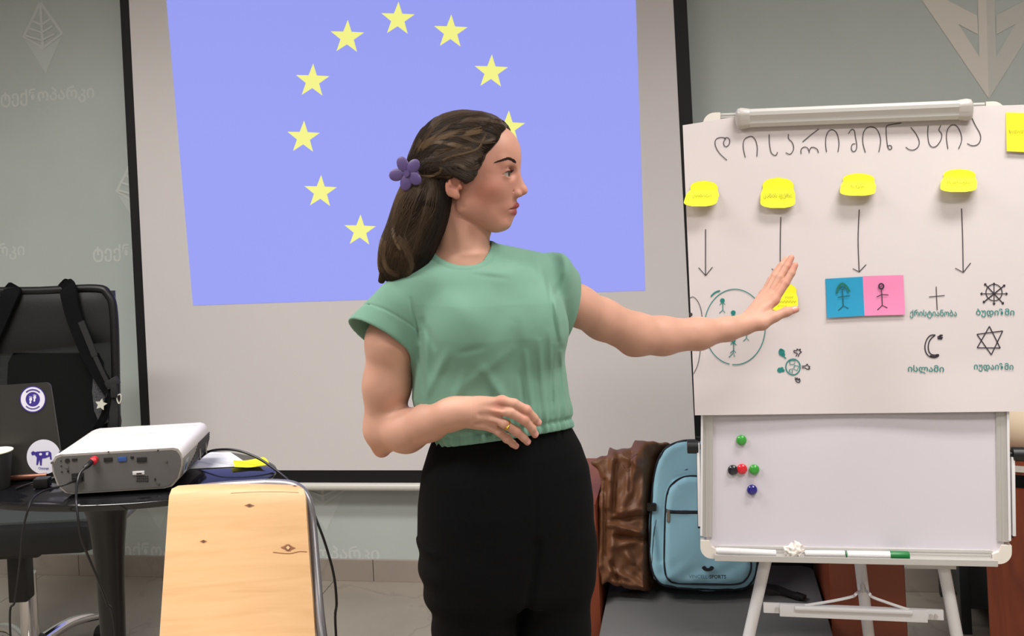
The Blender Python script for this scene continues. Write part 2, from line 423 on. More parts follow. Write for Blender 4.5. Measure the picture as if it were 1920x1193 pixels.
# figure space: photo-pixel sized units at distance D0 (x right, y down, w towards the camera), an orthonormal frame scaled by SF
def relax(VO, Q, wt, it):
    """soften the skin where wt > 0"""
    E_ = np.concatenate([Q[:, [0, 1]], Q[:, [1, 2]], Q[:, [2, 3]], Q[:, [3, 0]]]); keep = (wt[E_[:, 0]] > 0) | (wt[E_[:, 1]] > 0); E_ = E_[keep]
    n = len(VO); a = np.concatenate([E_[:, 0], E_[:, 1]]); b = np.concatenate([E_[:, 1], E_[:, 0]]); c = np.maximum(np.bincount(a, minlength=n), 1)
    for _ in range(it):
        m_ = np.stack([np.bincount(a, weights=VO[b, k], minlength=n) / c for k in range(3)], 1); VO = VO + (m_ - VO) * (wt * .6)[:, None]
    return VO
class Space:
    def __init__(s, d0): s.d0 = d0; s.s = d0 / FOC
    def o(s, x, y, wv=0.0):
        k = 1 - wv / FOC; return (CX + (x - CX) * k, CY + (y - CY) * k, wv)
    def W(s, V):
        V = np.atleast_2d(np.array(V, float)); return CAM + s.d0 * FW + s.s * ((V[:, :1] - CX) * RT - (V[:, 1:2] - CY) * UP - V[:, 2:3] * FW)
    def w1(s, v): return s.W([v])[0]
    def net(s, fn, lo, hi, h, **k):
        V, Q = surfnets(fn, lo, hi, h, **k); return s.W(V), Q[:, ::-1], V
# ================================================================== THE WOMAN
SPF = Space(1.91); O = SPF.o
HR = math.radians(11)                                            # the head turns a little back towards the camera
HC_ = np.array([872.0, 330.0, 0.0], np.float32)
def to_head(p):
    """figure space -> head profile space (x forward, y down, w sideways; origin shared)"""
    q = p - HC_; c, s = math.cos(HR), math.sin(HR)
    x = q[:, 0] * c + q[:, 2] * s; wv = -q[:, 0] * s + q[:, 2] * c
    return np.stack([x * 1.0 + HC_[0], q[:, 1] + HC_[1], wv], 1).astype(np.float32)
def from_head(v):
    v = np.atleast_2d(np.array(v, float)); x = (v[:, 0] - HC_[0]); wv = v[:, 2]; c, s = math.cos(HR), math.sin(HR)
    return np.stack([HC_[0] + x * c - wv * s, v[:, 1], x * s + wv * c], 1)
EYE = (951.5, 326.0, 31.5); EYR = 12.6
def head_sdf(p):
    q = to_head(p); a = q.copy(); a[:, 2] = np.abs(a[:, 2])        # the skull is symmetric
    d = ell_(a, (876, 297, 0), (99, 82, 73))
    d = smin(d, ell_(a, (916, 342, 0), (57, 72, 56)), 22)
    d = smin(d, ell_(a, (941, 284, 0), (32, 38, 46)), 16)           # forehead
    d = smin(d, cap_(a, (960, 300, 8), (950, 303, 40), 7.5, 6), 14)   # brow ridge
    d = smin(d, cap_(a, (884, 388, 47), (934, 420, 14), 13, 14), 20) # jaw
    d = smin(d, ell_(a, (899, 372, 40), (34, 34, 17)), 18)
    d = smin(d, ell_(a, (944, 417, 0), (16.5, 14.5, 20)), 12)         # chin
    d = smin(d, ell_(a, (918, 398, 0), (36, 32, 42)), 16)
    d = smin(d, ell_(a, (928, 350, 39), (20, 17, 17)), 18)          # cheekbone
    d = smin(d, ell_(a, (940, 385, 0), (29, 21, 29)), 12)            # muzzle
    # eye sockets
    d = smax(d, -ell_(a, (969, 324, 31), (13.5, 10, 15)), 9)
    # nose
    n = cap_(a, (965, 318, 0), (981, 352, 0), 6.0, 7.4)
    n = smin(n, cap_(a, (955, 322, 0), (966, 356, 0), 9, 15), 8)
    n = smin(n, ell_(a, (981.5, 357.5, 0), (9.6, 8.0, 8.8)), 6)
    n = smin(n, ell_(a, (973, 363, 10.5), (8.5, 6.6, 6.2)), 5)      # wing
    d = smin(d, n, 7)
    d = smax(d, -ell_(a, (976.5, 370.3, 5.6), (5.2, 2.6, 2.6)), 2)     # nostril
    d = smax(d, -cap_(a, (962, 364.5, 19.5), (967, 357, 18), 1.0, .6), 4)  # wing groove
    # lips
    up_ = cap_(a, (970.5, 384.5, 0), (966, 384.5, 9), 5.4, 4.6); up_ = smin(up_, cap_(a, (966, 384.8, 9), (955, 389.5, 22), 4.6, 2.0), 4)
    lo_ = cap_(a, (965.0, 397.5, 0), (961, 397, 9), 6.3, 5.4); lo_ = smin(lo_, cap_(a, (961, 397, 9), (953.5, 392.5, 20), 5.4, 2.2), 4)
    d = smin(d, up_, 3.4); d = smin(d, lo_, 4)
    d = smax(d, -chain(a, [(975, 391.0, 0), (970, 391.0, 10), (958, 390.2, 20.5)], [1.9, 1.5, .8], 2), 2.0)
    d = smin(d, ell_(a, (955, 407, 0), (9, 7, 12)), 8)
    # eyelids: a shell over the eyeball with an almond opening
    lid = ell_(a, (EYE[0], EYE[1], EYE[2]), (EYR + 2.2, EYR + 1.9, EYR + 2.2))
    d = smin(d, lid, 4)
    fold = cap_(a, (957, 316.8, 40), (964, 316.5, 26), 1.0); d = smax(d, -fold, 2.5)
    # opening
    e1 = ell_(a, (965, 326.0, 32.5), (13.5, 5.2, 14.5)); e2 = cap_(a, (957, 326.8, 44), (952, 327.4, 48), 1.6, .4)
    d = smax(d, -smin(e1, e2, 2), 1.2)
    # ears
    M = np.array([[math.cos(.24), math.sin(.24), -.18], [-math.sin(.24), math.cos(.24), 0], [.18, 0, 1.0]], np.float32)
    er = ell_(a, (867, 342, 69), (14.5, 26.5, 5.2), M)
    er = smax(er, -ell_(a, (869, 339, 75), (8.5, 17, 4.6), M), 3)
    er = smin(er, cap_(a, (860, 323, 74), (863, 346, 74), 1.8), 4); er = smax(er, -ell_(a, (873, 350, 74), (4.5, 8, 5), M), 3)
    er = smin(er, ell_(a, (880, 349, 69), (3.5, 6, 4)), 3); er = smin(er, ell_(a, (873, 366, 69), (6.0, 6.0, 3.8)), 8)
    d = smin(d, er, 4)
    return d
def neck_sdf(p):
    d = cap_(p, (866, 385, 2), (869, 478, 4), 46, 49)
    d = smin(d, cap_(p, O(905, 425, 0), O(880, 460, 15), 14, 18), 20)
    d = smin(d, cap_(p, O(862, 385, 44), O(872, 478, 46), 9.5, 8), 14)       # neck muscle
    d = smin(d, cap_(p, O(898, 440, 22), O(890, 478, 40), 6, 6), 12)
    d = smin(d, ell_(p, (868, 540, -4), (120, 70, 62)), 30)
    d = smin(d, ell_(p, (869, 521, 9), (76, 44, 60)), 16)
    d = smin(d, cap_(p, (866, 476, -8), (792, 524, 16), 28, 20), 16); d = smin(d, cap_(p, (870, 478, -8), (955, 510, -22), 28, 20), 16)
    d = smax(d, -ell_(p, O(879, 481, 68), (7, 6, 7)), 12)                     # notch
    d = smin(d, cap_(p, O(888, 489, 60), O(950, 484, 25), 5, 6), 20)
    d = smin(d, cap_(p, O(868, 491, 60), O(800, 505, 45), 5, 6), 20)
    return d
TY = math.radians(20); TL_ = np.array([math.cos(TY), 0, -math.sin(TY)]); TF = np.array([math.sin(TY), 0, math.cos(TY)])
def torso_loft(p, tab, dy=0.0):
    tab = np.array(tab, float); y = p[:, 1] + dy
    xc, a, b, wc = [np.interp(y, tab[:, 0], tab[:, i]).astype(np.float32) for i in (1, 2, 3, 4)]
    qx = p[:, 0] - xc; qw = p[:, 2] - wc
    u = qx * TL_[0] + qw * TL_[2]; v = qx * TF[0] + qw * TF[2]
    e = ((np.abs(u / a)) ** 2.3 + (np.abs(v / b)) ** 2.3) ** (1 / 2.3)
    return ((e - 1) * np.minimum(a, b) * .92).astype(np.float32)
def torso_skin(p):
    d = torso_loft(p, [(470, 900, 70, 45, 0), (520, 905, 118, 72, 0), (600, 915, 128, 84, 0), (700, 920, 118, 80, 0), (800, 940, 112, 78, 0), (900, 950, 130, 90, 0)])
    return smax(smax(d, p[:, 1] - 900, 10), 512 - p[:, 1], 40)
# arms ------------------------------------------------------------------
A_SH, A_EL, A_WR = O(742, 585, 22), O(716, 812, 8), O(858, 771, 122)
def armA(p):
    d = chain(p, [O(760, 580, 22), O(734, 640, 26), O(726, 720, 18), O(718, 800, 4)], [41, 42.5, 39.5, 36], 30)
    d = smin(d, cap_(p, O(716, 841, 2), O(722, 824, 8), 17, 24), 22)                 # elbow
    d = smin(d, chain(p, [O(722, 804, 8), O(762, 808, 44), O(806, 791, 84), O(846, 777, 118), O(872, 772, 134)], [36, 36, 30.5, 25, 24], 22), 16)
    return d
def handA(p):
    wr = O(862, 771, 126)
    K = [O(941, 752, 149), O(934, 769, 152), O(927, 786, 148), O(921, 800, 140)]
    d = cap_(p, O(858, 770, 124), O(885, 773, 136), 23, 23)
    d = smin(d, ell_(p, O(903, 774, 139), (38, 28, 13), None), 14)
    for i, kq in enumerate(K):
        st = O(872, 764 + i * 6.5, 132); d = smin(d, cap_(p, st, kq, 11.0, 8.6 - .4 * i), 9)
    # palm side and thumb tucked behind
    d = smin(d, chain(p, [O(868, 780, 118), O(895, 786, 108), O(922, 786, 100), O(946, 786, 97), O(962, 788, 98)], [13, 12, 9.5, 8.6, 7.0], 5), 10)
    F = [([K[0], O(964, 757, 152), O(987, 769, 148), O(1001, 784, 138), O(1009, 793, 130)], [8.4, 8.2, 7.9, 7.3, 6.2]),
         ([K[1], O(958, 774, 157), O(982, 787, 151), O(997, 803, 140), O(1003, 815, 132)], [8.6, 8.3, 8.0, 7.3, 6.3]),
         ([K[2], O(946, 795, 154), O(968, 809, 147), O(982, 821, 138), O(989, 829, 132)], [8.3, 7.9, 7.6, 7.0, 6.0]),
         ([K[3], O(936, 811, 144), O(950, 822, 138), O(961, 832, 132), O(967, 837, 128)], [7.6, 7.0, 6.7, 6.2, 5.4])]
    f = None
    for pts, rs in F:
        e = chain(p, pts, [r * 1.02 for r in rs], 2.5); e = smin(e, ell_(p, pts[2], (8.2, 8.0, 8.0)), 4); f = e if f is None else smin(f, e, 1.2)
    d = smin(d, f, 7)
    # hollows between the tendons
    for i in range(3):
        a = np.array(K[i]); b = np.array(K[i + 1]); m_ = (a + b) / 2; m_[2] += 10; m_[0] -= 2
        d = smax(d, -cap_(p, m_ + np.array([-26, -2 + i, -1]), m_ + np.array([6, 2, 0]), 1.6, 3.2), 7)
    return d
B_PTS = [O(1028, 545, -50), O(1085, 574, -92), O(1130, 599, -130), O(1192, 627, -182), O(1242, 630, -205), O(1310, 626, -236), O(1365, 617, -262), O(1392, 611, -274)]
def armB(p):
    k = lambda r, wv: r * (1 - wv / FOC)
    rs = [k(42, -50), k(36.5, -92), k(37, -130), k(38.5, -182), k(34.5, -205), k(28.5, -236), k(20.5, -262), k(18, -274)]
    d = chain(p, B_PTS, rs, 16)
    return smin(d, cap_(p, O(1182, 648, -186), O(1200, 645, -190), 14, 14), 16)
def handB(p):
    R = lambda r: r * 1.15
    K = [O(1452, 563, -298), O(1444, 555, -312), O(1437, 551, -325), O(1431, 552, -336)]
    d = cap_(p, O(1385, 612, -272), O(1404, 602, -282), R(17.5), R(17))
    for i, kq in enumerate(K):
        d = smin(d, cap_(p, O(1405 + i * 1, 603 - i * 3, -278 - i * 7), kq, R(12.5), R(9 - i * .4)), 11)
    d = smin(d, chain(p, [O(1402, 612, -272), O(1428, 606, -272), O(1452, 594, -274), O(1474, 585, -278), O(1492, 580, -284)], [R(11), R(13), R(9.6), R(8.4), R(6.6)], 6), 12)
    F = [([K[0], O(1473, 531, -302), O(1484, 512, -306), O(1491, 497, -309)], [9, 8.2, 7.6, 6.3]),
         ([K[1], O(1463, 520, -318), O(1476, 499, -323), O(1484, 483, -327)], [9, 8.4, 7.6, 6.3]),
         ([K[2], O(1454, 518, -334), O(1466, 498, -341), O(1474, 486, -346)], [8.7, 8, 7.2, 6]),
         ([K[3], O(1446, 524, -347), O(1456, 508, -354), O(1462, 498, -358)], [7.6, 7, 6.4, 5.4])]
    f = None
    for pts, rs in F:
        e = chain(p, pts, [R(r * .90) for r in rs], 3); f = e if f is None else smin(f, e, 3.0)
    return smin(d, f, 7)
# blouse -----------------------------------------------------------------------
def seg2(p, a, b):
    a = np.array(a, np.float32); b = np.array(b, np.float32); ba = b - a; pa = p[:, :2] - a
    h = np.clip(pa @ ba / float(ba @ ba), 0, 1); d = pa - h[:, None] * ba; return np.sqrt((d * d).sum(1)), h
HEM = lambda p: 950.7 - .1386 * p[:, 0] - .205 * p[:, 2]
SC0 = np.array(O(790, 560, 30)); SC1 = np.array(O(714, 640, 40)); SA0 = np.array([58., 37., 4.]); SA1 = np.array([62., 36., 4.]); SB0 = np.array([12., -18., 46.]); SB1 = np.array([14., -24., 48.])
def frustum(p, c0, c1, A0, A1, B0, B1, grow=0.0):
    ax_ = c1 - c0; L_ = np.linalg.norm(ax_); n_ = np.cross(A1, B1); n_ = n_ / np.linalg.norm(n_); n_ = n_ if n_ @ ax_ > 0 else -n_
    L_ = ax_ @ n_; q = p - c0.astype(np.float32); t = (q @ n_.astype(np.float32)) / L_; tc = np.clip(t, -.6, 1.15)[:, None]
    c = q - tc * ax_; A = A0 + (A1 - A0) * tc; B = B0 + (B1 - B0) * tc
    # solve in the (A,B) basis, approximately orthogonal
    la = np.linalg.norm(A, axis=1); lb_ = np.linalg.norm(B, axis=1); ua = (c * A).sum(1) / la; ub = (c * B).sum(1) / lb_
    e = np.sqrt((ua / (la + grow)) ** 2 + (ub / (lb_ + grow)) ** 2); return ((e - 1) * np.minimum(la, lb_) * .85).astype(np.float32), t
RC0 = np.array(O(1030, 535, -50)); RC1 = np.array(O(1060, 580, -84)); RA0 = np.array([6., 62., 10]); RA1 = np.array([-14., 76., 14.]); RB0 = np.array([38., 10., 50.]); RB1 = np.array([22., 2., 46.])
FOLDS = [((955, 475), (975, 560), 16, 3.2), ((915, 470), (935, 540), 12, 2.2), ((1005, 480), (1050, 600), 9, 4), ((1040, 560), (1052, 640), 7, 4), ((830, 545), (900, 610), 22, 3), ((960, 600), (900, 700), 20, 3), ((905, 690), (960, 770), 10, 4),
         ((960, 655), (855, 735), 10, 2.5), ((1010, 640), (1022, 790), 6, 3.2), ((1030, 620), (1044, 790), 5, 2.6), ((985, 660), (1000, 800), 6, 3), ((1052, 660), (1062, 780), 4, 2.6), ((870, 700), (835, 800), 9, 3), ((840, 660), (800, 740), 9, 3),
         ((900, 760), (880, 820), 7, 2.5), ((935, 770), (925, 815), 6, 2.5), ((800, 610), (800, 760), 8, 2.5), ((890, 510), (955, 515), 8, 1.6), ((970, 575), (985, 640), 12, 2)]
CREASE = [((1022, 500), (1046, 640), 4.5, 3.2), ((793, 600), (815, 650), 6, 2.6), ((975, 700), (985, 790), 4, 2), ((1036, 650), (1036, 780), 3.2, 2), ((930, 720), (905, 800), 5, 2), ((865, 660), (905, 650), 6, 1.6), ((785, 655), (800, 760), 4, 2.4), ((890, 515), (950, 522), 5, 1.2), ((1052, 520), (1040, 560), 5, 2), ((770, 560), (788, 640), 3, 2.4)]
TT = [(440, 880, 60, 40, 0), (500, 900, 120, 76, 2), (560, 915, 141, 94, 4), (620, 919, 144, 102, 6), (680, 918, 143, 103, 6), (740, 921, 148, 106, 6), (780, 928, 146, 108, 4), (800, 936, 139, 106, 2), (818, 944, 131, 101, 0), (840, 947, 129, 99, 0), (900, 947, 129, 99, 0)]
def blouse_base(p):
    d = smax(torso_loft(p, TT, 0), 491 - p[:, 1], 34)
    bo = np.array([918, 608, 0]);
    for s_ in (-1, 1):
        c = bo + TL_ * 60 * s_ + TF * 70; d = smin(d, ell_(p, c, (56, 58, 44)), 46)
    d = smin(d, cap_(p, O(868, 487, -2), O(759, 569, 34), 44, 44), 34)
    d = smin(d, cap_(p, O(885, 488, -6), O(1022, 522, -52), 40, 47), 30)
    fA, tA = frustum(p, SC0, SC1, SA0, SA1, SB0, SB1); fB, tB = frustum(p, RC0, RC1, RA0, RA1, RB0, RB1)
    d = smin(d, smax(smax(fA, (tA - 1) * 55, 2), (-.15 - tA) * 60, 30), 16)
    d = smin(d, smax(smax(fB, (tB - 1) * 50, 2), (-.25 - tB) * 50, 30), 14)
    return d, fA, tA, fB, tB
def blouse_sdf(p):
    hem = HEM(p); t = hem - p[:, 1]
    d, fA, tA, fB, tB = blouse_base(p)
    front = 1 / (1 + np.exp(-(p[:, 2] + 15) / 8))
    kq = (1 + np.maximum(p[:, 2], -60) / FOC)                      # fold map is read from the picture, undo perspective
    pq = np.stack([CX + (p[:, 0] - CX) * kq, CY + (p[:, 1] - CY) * kq], 1)
    for a, b, s_, am in FOLDS:
        ds, h_ = seg2(pq, a, b); d = d - am * front * np.exp(-(ds / s_) ** 2) * np.sin(math.pi * np.clip(h_ * .9 + .05, 0, 1)) ** .5
    for a, b, s_, am in CREASE:
        ds, h_ = seg2(pq, a, b); d = d + am * front * np.exp(-(ds / s_) ** 2) * np.sin(math.pi * np.clip(h_ * .9 + .05, 0, 1)) ** .5
    ang = np.arctan2(p[:, 2], p[:, 0] - 945)
    g = np.exp(-np.maximum(t - 14, 0) / 26) * (t > -30); d = d + g * (2.0 * np.sin(ang * 46) + 1.4 * np.sin(ang * 29 + 1)) + 2.8 * np.exp(-((t - 17) / 5.0) ** 2) - 1.5 * np.exp(-((t - 38) / 14.0) ** 2)
    # seams: sleeve cuffs
    d = d + 1.1 * np.exp(-((tA - .66) * 106 / 1.8) ** 2) * np.exp(-(np.abs(fA) / 9) ** 2)
    d = smax(d, -(cap_(p, (SC0 * .9 + SC1 * .1), SC1 + (SC1 - SC0) * .5, 30) * 0 + np.maximum(frustum(p, SC0, SC1, SA0, SA1, SB0, SB1, -4.5)[0], .6 * 60 - tA * 60)), 1.5)
    d = smax(d, -np.maximum(frustum(p, RC0, RC1, RA0, RA1, RB0, RB1, -4.5)[0], .45 * 50 - tB * 50), 1.5)
    # neck opening, with a proud rib around it
    nk = cap_(p, (866, 395, -6), (868, 530, 14), 51, 56)
    d = d - 1.4 * (1 / (1 + np.exp((nk - 11) / .9))) * (p[:, 1] < 540)
    d = d + .9 * np.exp(-((nk - 11) / 1.5) ** 2) * (p[:, 2] > 0)
    d = smax(d, -np.maximum(nk, (p[:, 1] - 530)), 1.5)
    return smax(d, -t, 2)
def trunk_sdf(p):
    d = smin(neck_sdf(p), torso_skin(p), 20); nk = cap_(p, (866, 395, -6), (868, 530, 14), 51, 56)
    free = 7 * np.maximum(0, -nk) + 8 * np.maximum(0, 476 - p[:, 1]) * np.clip((3 - nk) / 3, 0, 1)
    return smax(d, blouse_base(p)[0] + 3 + 3 * np.clip(nk / 4, 0, 1) - free, 3).astype(np.float32)
def body_sdf(p):
    d = gated(p, (770, 205, -90), (1010, 440, 95), head_sdf, 30)
    d = smin(d, gated(p, (740, 380, -110), (1075, 905, 110), trunk_sdf, 40), 12)
    d = smin(d, gated(p, (668, 510, -60), (860, 870, 170), armA, 30), 10)
    d = smin(d, gated(p, (838, 715, 80), (1000, 830, 175), handA, 30), 9)
    d = smin(d, gated(p, (985, 500, -300), (1450, 715, 0), armB, 30), 12)
    d = smin(d, gated(p, (1385, 465, -385), (1590, 670, -250), handB, 30), 10)
    return d
girl = root('person', 'woman in a sage green cap-sleeved blouse and black trousers, arm stretched towards the paper sheet', 'person', tuple(SPF.w1((945, 1852, 0)) * np.array([1, 1, 0])))
V, Q, VO = SPF.net(body_sdf, (665, 205, -390), (1600, 900, 182), 1.75)
wt = np.clip((VO[:, 1] - 372) / 40, 0, 1) * np.clip((560 - VO[:, 1]) / 20, 0, 1) * np.clip((VO[:, 0] - 790) / 20, 0, 1) * np.clip((985 - VO[:, 0]) / 20, 0, 1)
chin = np.clip((ell_(VO.astype(np.float32), (905, 385, 0), (66, 56, 70)) + 2) / 14, 0, 1); VO = relax(VO, Q, wt * chin, 26); V = SPF.W(VO)
# skin colour: tone differences (lips, cheeks, knuckles, elbows), darker along mouth line and upper lids
h = to_head(VO.astype(np.float32)); ha = h.copy(); ha[:, 2] = np.abs(ha[:, 2])
lin = lambda r, g, b: np.array(srgb(r, g, b)[:3])
SK, SKF, LIP, BLUSH, ROSE = lin(206, 157, 136), lin(196, 140, 122), lin(150, 52, 68), lin(196, 122, 106), lin(206, 136, 120)
Cc = np.tile(SK, (len(V), 1))
def mixin(c, m_): 
    global Cc
    m_ = np.clip(m_, 0, 1)[:, None]; Cc = Cc * (1 - m_) + c * m_
sm = lambda d, w_: np.clip(.5 - d / w_, 0, 1)
face = sm(ell_(ha, (915, 345, 0), (80, 105, 90)), 40); mixin(SKF, face)
mixin(BLUSH, .55 * sm(ell_(ha, (925, 358, 50), (24, 20, 30)), 22)); mixin(ROSE, .5 * sm(ell_(ha, (982, 358, 0), (10, 10, 14)), 8))
mixin(lin(190, 118, 100), .5 * sm(ell_(ha, (868, 345, 75), (20, 32, 14)), 12))
lipm = np.maximum(sm(chain(ha, [(974, 384.8, 0), (966, 385.2, 9), (955, 390.2, 22)], [6.0, 5.4, 2.8], 3), 1.6), sm(chain(ha, [(968, 397.2, 0), (961, 396.6, 9), (954.5, 392.8, 19.5)], [6.8, 6.2, 3.0], 3), 1.6))
mixin(LIP, .85 * lipm * (ha[:, 0] > 948)); mixin(lin(90, 30, 36), .8 * sm(chain(ha, [(975, 391.0, 0), (970, 391.0, 10), (958, 390.2, 20.5)], [1.5, 1.3, .7], 2), 1.6))
mixin(lin(120, 78, 68), .55 * sm(np.abs(ell_(ha, (EYE[0], EYE[1], EYE[2]), (EYR + 2.2, EYR + 1.9, EYR + 2.2))) + 50 * (np.abs(ha[:, 1] - 322.2) > 2.0) + 50 * (ha[:, 0] < 950), 3))
mixin(lin(150, 100, 88), .45 * sm(ell_(ha, (955, 319, 31), (18, 8, 18)), 8))
for kx in ([O(988, 768, 152), 11], [O(982, 786, 156), 11], [O(968, 809, 150), 11], [O(938, 752, 158), 12], [O(931, 768, 160), 11], [O(1010, 794, 134), 9], [O(1003, 816, 136), 9], [O(989, 830, 134), 9], [O(967, 838, 130), 8],
           [O(1492, 496, -300), 16], [O(1484, 482, -318), 16], [O(1500, 579, -276), 14], [O(1473, 531, -296), 12], [O(712, 842, 0), 24], [O(1465, 570, -290), 24]):
    mixin(lin(206, 128, 112), .32 * sm(np.linalg.norm(VO - np.array(kx[0]), axis=1) - kx[1], kx[1] * 1.2))
mott = np.array([mn_ for mn_ in (np.sin(VO[:, 0] * .11 + 2 * np.sin(VO[:, 1] * .07)) * np.sin(VO[:, 1] * .09 + VO[:, 2] * .06))]).ravel()
Cc = Cc * (1 + .03 * mott)[:, None]
CA = np.concatenate([Cc, np.ones((len(V), 1))], 1)
m_skin = mat('skin', (214, 163, 140), .52, attr='tint', sss=.18, spec=.35, bump=.05, bscale=900)
body = fast_mesh('body', V, Q, m_skin, girl, colors=CA)
# eyes -------------------------------------------------------------------
for sg in (1, -1):
    c = np.array([EYE[0], EYE[1], EYE[2] * sg]); look = unit((1, .02, .16 * 0 + .10 * sg * 0 + .12)); A1 = unit(np.cross(look, (0, 1, 0))); A2 = np.cross(look, A1)
    def ep(r, t, ph): return SPF.W(from_head(c + r * (look * math.cos(ph) + (A1 * math.cos(t) + A2 * math.sin(t)) * math.sin(ph))))[0]
    V_ = [ep(EYR, 0, 0)]; F_ = []; n = 24; m__ = 16
    for i in range(1, m__):
        for k in range(n): V_.append(ep(EYR, 2 * math.pi * k / n, math.pi * i / m__))
    V_.append(ep(EYR, 0, math.pi))
    F_ += [(0, 1 + k, 1 + (k + 1) % n) for k in range(n)]
    for i in range(m__ - 2): F_ += [(1 + i * n + k, 1 + (i + 1) * n + k, 1 + (i + 1) * n + (k + 1) % n, 1 + i * n + (k + 1) % n) for k in range(n)]
    eb = mesh('eyeball', V_, F_, mat('eye_white', (214, 204, 200), .2, coat=.5), girl)
    def discm(name, ph, off, mt):
        v = [SPF.W(from_head(c + (EYR + off + .35) * look))[0]] + [ep(EYR + off, 2 * math.pi * k / 20, ph) for k in range(20)]
        mesh(name, v, [(0, 1 + k, 1 + (k + 1) % 20) for k in range(20)], mt, eb)
    discm('iris', .52, .25, mat('iris_brown', (70, 52, 44), .2)); discm('pupil', .20, .55, mat('pupil_black', (8, 8, 8), .1))
# surface finder: nearest skin in front of a point given in head space
def onskin(v, off=.6, it=6):
    p = from_head(v).astype(np.float32)
    for _ in range(it):
        d = head_sdf(p); e = .6; g = np.stack([head_sdf(p + np.array(x, np.float32)) - d for x in ((e, 0, 0), (0, e, 0), (0, 0, e))], 1) / e
        g /= np.linalg.norm(g, axis=1)[:, None] + 1e-6; p = p - g * (d - off)[:, None]
    return p, g
def hairtube(P_, wd, V_, F_, C_=None, col=None):
    """tapered three sided strand through figure-space points"""
    n0 = len(V_); L_ = len(P_)
    for i in range(L_):
        T = P_[min(i + 1, L_ - 1)] - P_[max(i - 1, 0)]; T = T / (np.linalg.norm(T) + 1e-9); A = np.cross(T, (0.2, .3, 1.0)); A /= np.linalg.norm(A) + 1e-9; B = np.cross(T, A)
        r = wd * (1 - .75 * (i / (L_ - 1)) ** 2)
        for t in (0, 2.094, 4.189): V_.append(P_[i] + r * (A * math.cos(t) + B * math.sin(t)))
        if C_ is not None: C_ += [col] * 3
    for i in range(L_ - 1):
        for k in range(3): F_.append((n0 + i * 3 + k, n0 + (i + 1) * 3 + k, n0 + (i + 1) * 3 + (k + 1) % 3, n0 + i * 3 + (k + 1) % 3))
m_brow = mat('brow_hair', (66, 44, 38), .8)
for sg in (1, -1):
    V_, F_ = [], []
    def browline(t): return np.array([971.5 - 30 * t, 304.5 - 6.5 * math.sin(min(1, t * 2.2) * math.pi * .5) + 14 * max(0, t - .42), 22 + 42 * t])
    for k in range(260):
        t = rng.random() ** 1.2 * .86; hwid = (2.5 * (1 - t) ** .6 + .5) * min(1, .45 + 5 * t); o_ = (rng.random() * 2 - 1) * hwid
        pts = [browline(min(1, t + dt)) + np.array([0, o_ * f_, 0]) for dt, f_ in ((0, 1.0), (.06, .8), (.13, .45))]
        for q_ in pts: q_[2] *= sg
        q, _ = onskin(pts, .3, 9); hairtube(q, .5, V_, F_)
    mesh('eyebrow', SPF.W(V_), [f for f in F_], m_brow, girl, kind='stuff')
    V_, F_ = [], []
    for k in range(46):
        t = k / 45; ph = -1.05 + 1.75 * t                      # along the upper lid, outer to inner
        cx_ = EYE[0] + (EYR + 2.3) * math.cos(ph) * .97; cw = EYE[2] - (EYR + 2.3) * math.sin(ph) * .97
        y = 326.0 - 5.0 * math.cos((t - .5) * 2.3); base = np.array([cx_, y, cw]); out = np.array([math.cos(ph), -.15, -math.sin(ph)])
        pts = np.array([base - out * .8, base + out * 2.6 + [0, .3, 0], base + out * 5.2 + [0, -1.6, 0]]); pts[:, 2] *= sg
        hairtube(from_head(pts), .42, V_, F_)
    mesh('eyelashes', SPF.W(V_), F_, m_brow, girl, kind='stuff')
# ring ---------------------------------------------------------------------
rc_ = np.array(O(950, 797.5, 154)); ax = unit(np.array(O(968, 809, 147)) - np.array(O(946, 795, 154)))
A1 = unit(np.cross(ax, (0, 0, 1))); A2 = np.cross(ax, A1)
rgp = [rc_ + 8.6 * (A1 * math.cos(t) + A2 * math.sin(t)) for t in np.linspace(0, 2 * math.pi, 25)]
m_gold = mat('gold', (236, 186, 84), .2, metal=1.0)
ro = MB().tube(list(SPF.W(rgp)), 1.1 * SPF.s, 8, 0).build('finger_ring', m_gold, girl)
best = max(rgp, key=lambda q: q[2]); b_ = SPF.w1(best)
MB().tube([SPF.w1(best + A1 * 4 + np.array([0, 0, 1])), SPF.w1(best + np.array([0, 0, 2.2])), SPF.w1(best - A1 * 4 + np.array([0, 0, 1]))], [.0012, .0030, .0010], 10, 5).build('ring_ornament', m_gold, ro)
# fingernails ---------------------------------------------------------------
m_nail = mat('nail', (222, 158, 148), .25)
def nail(pt, dirn, up, r, l):
    d_ = unit(np.array(dirn)); u = np.array(up, float); u = unit(u - d_ * (u @ d_)); s_ = np.cross(d_, u); V_ = []; N_ = 6
    for i in range(4):
        for k in range(N_ + 1):
            a = -1.0 + 2.0 * k / N_; wf = (1, 1, .96, .72)[i]
            V_.append(np.array(pt) + d_ * l * (i / 3 - .5) + (s_ * math.sin(a * wf) + u * math.cos(a * wf)) * r)
    F_ = [(i * (N_ + 1) + k, i * (N_ + 1) + k + 1, (i + 1) * (N_ + 1) + k + 1, (i + 1) * (N_ + 1) + k) for i in range(3) for k in range(N_)]
    mesh('fingernail', SPF.W(V_), F_, m_nail, girl)
for a, b, r in [(O(1001, 784, 138), O(1009, 793, 130), 6.9), (O(997, 803, 140), O(1003, 815, 132), 6.9), (O(982, 821, 138), O(989, 829, 132), 6.6), (O(961, 832, 132), O(967, 837, 128), 5.9)]:
    a, b = np.array(a), np.array(b); nail(a * .25 + b * .75, b - a, (.45, -.55, .75), r, 9)
nail(O(1488, 581, -282), np.array(O(1492, 580, -284)) - np.array(O(1474, 585, -278)), (.1, -.2, 1), 8.2, 11)
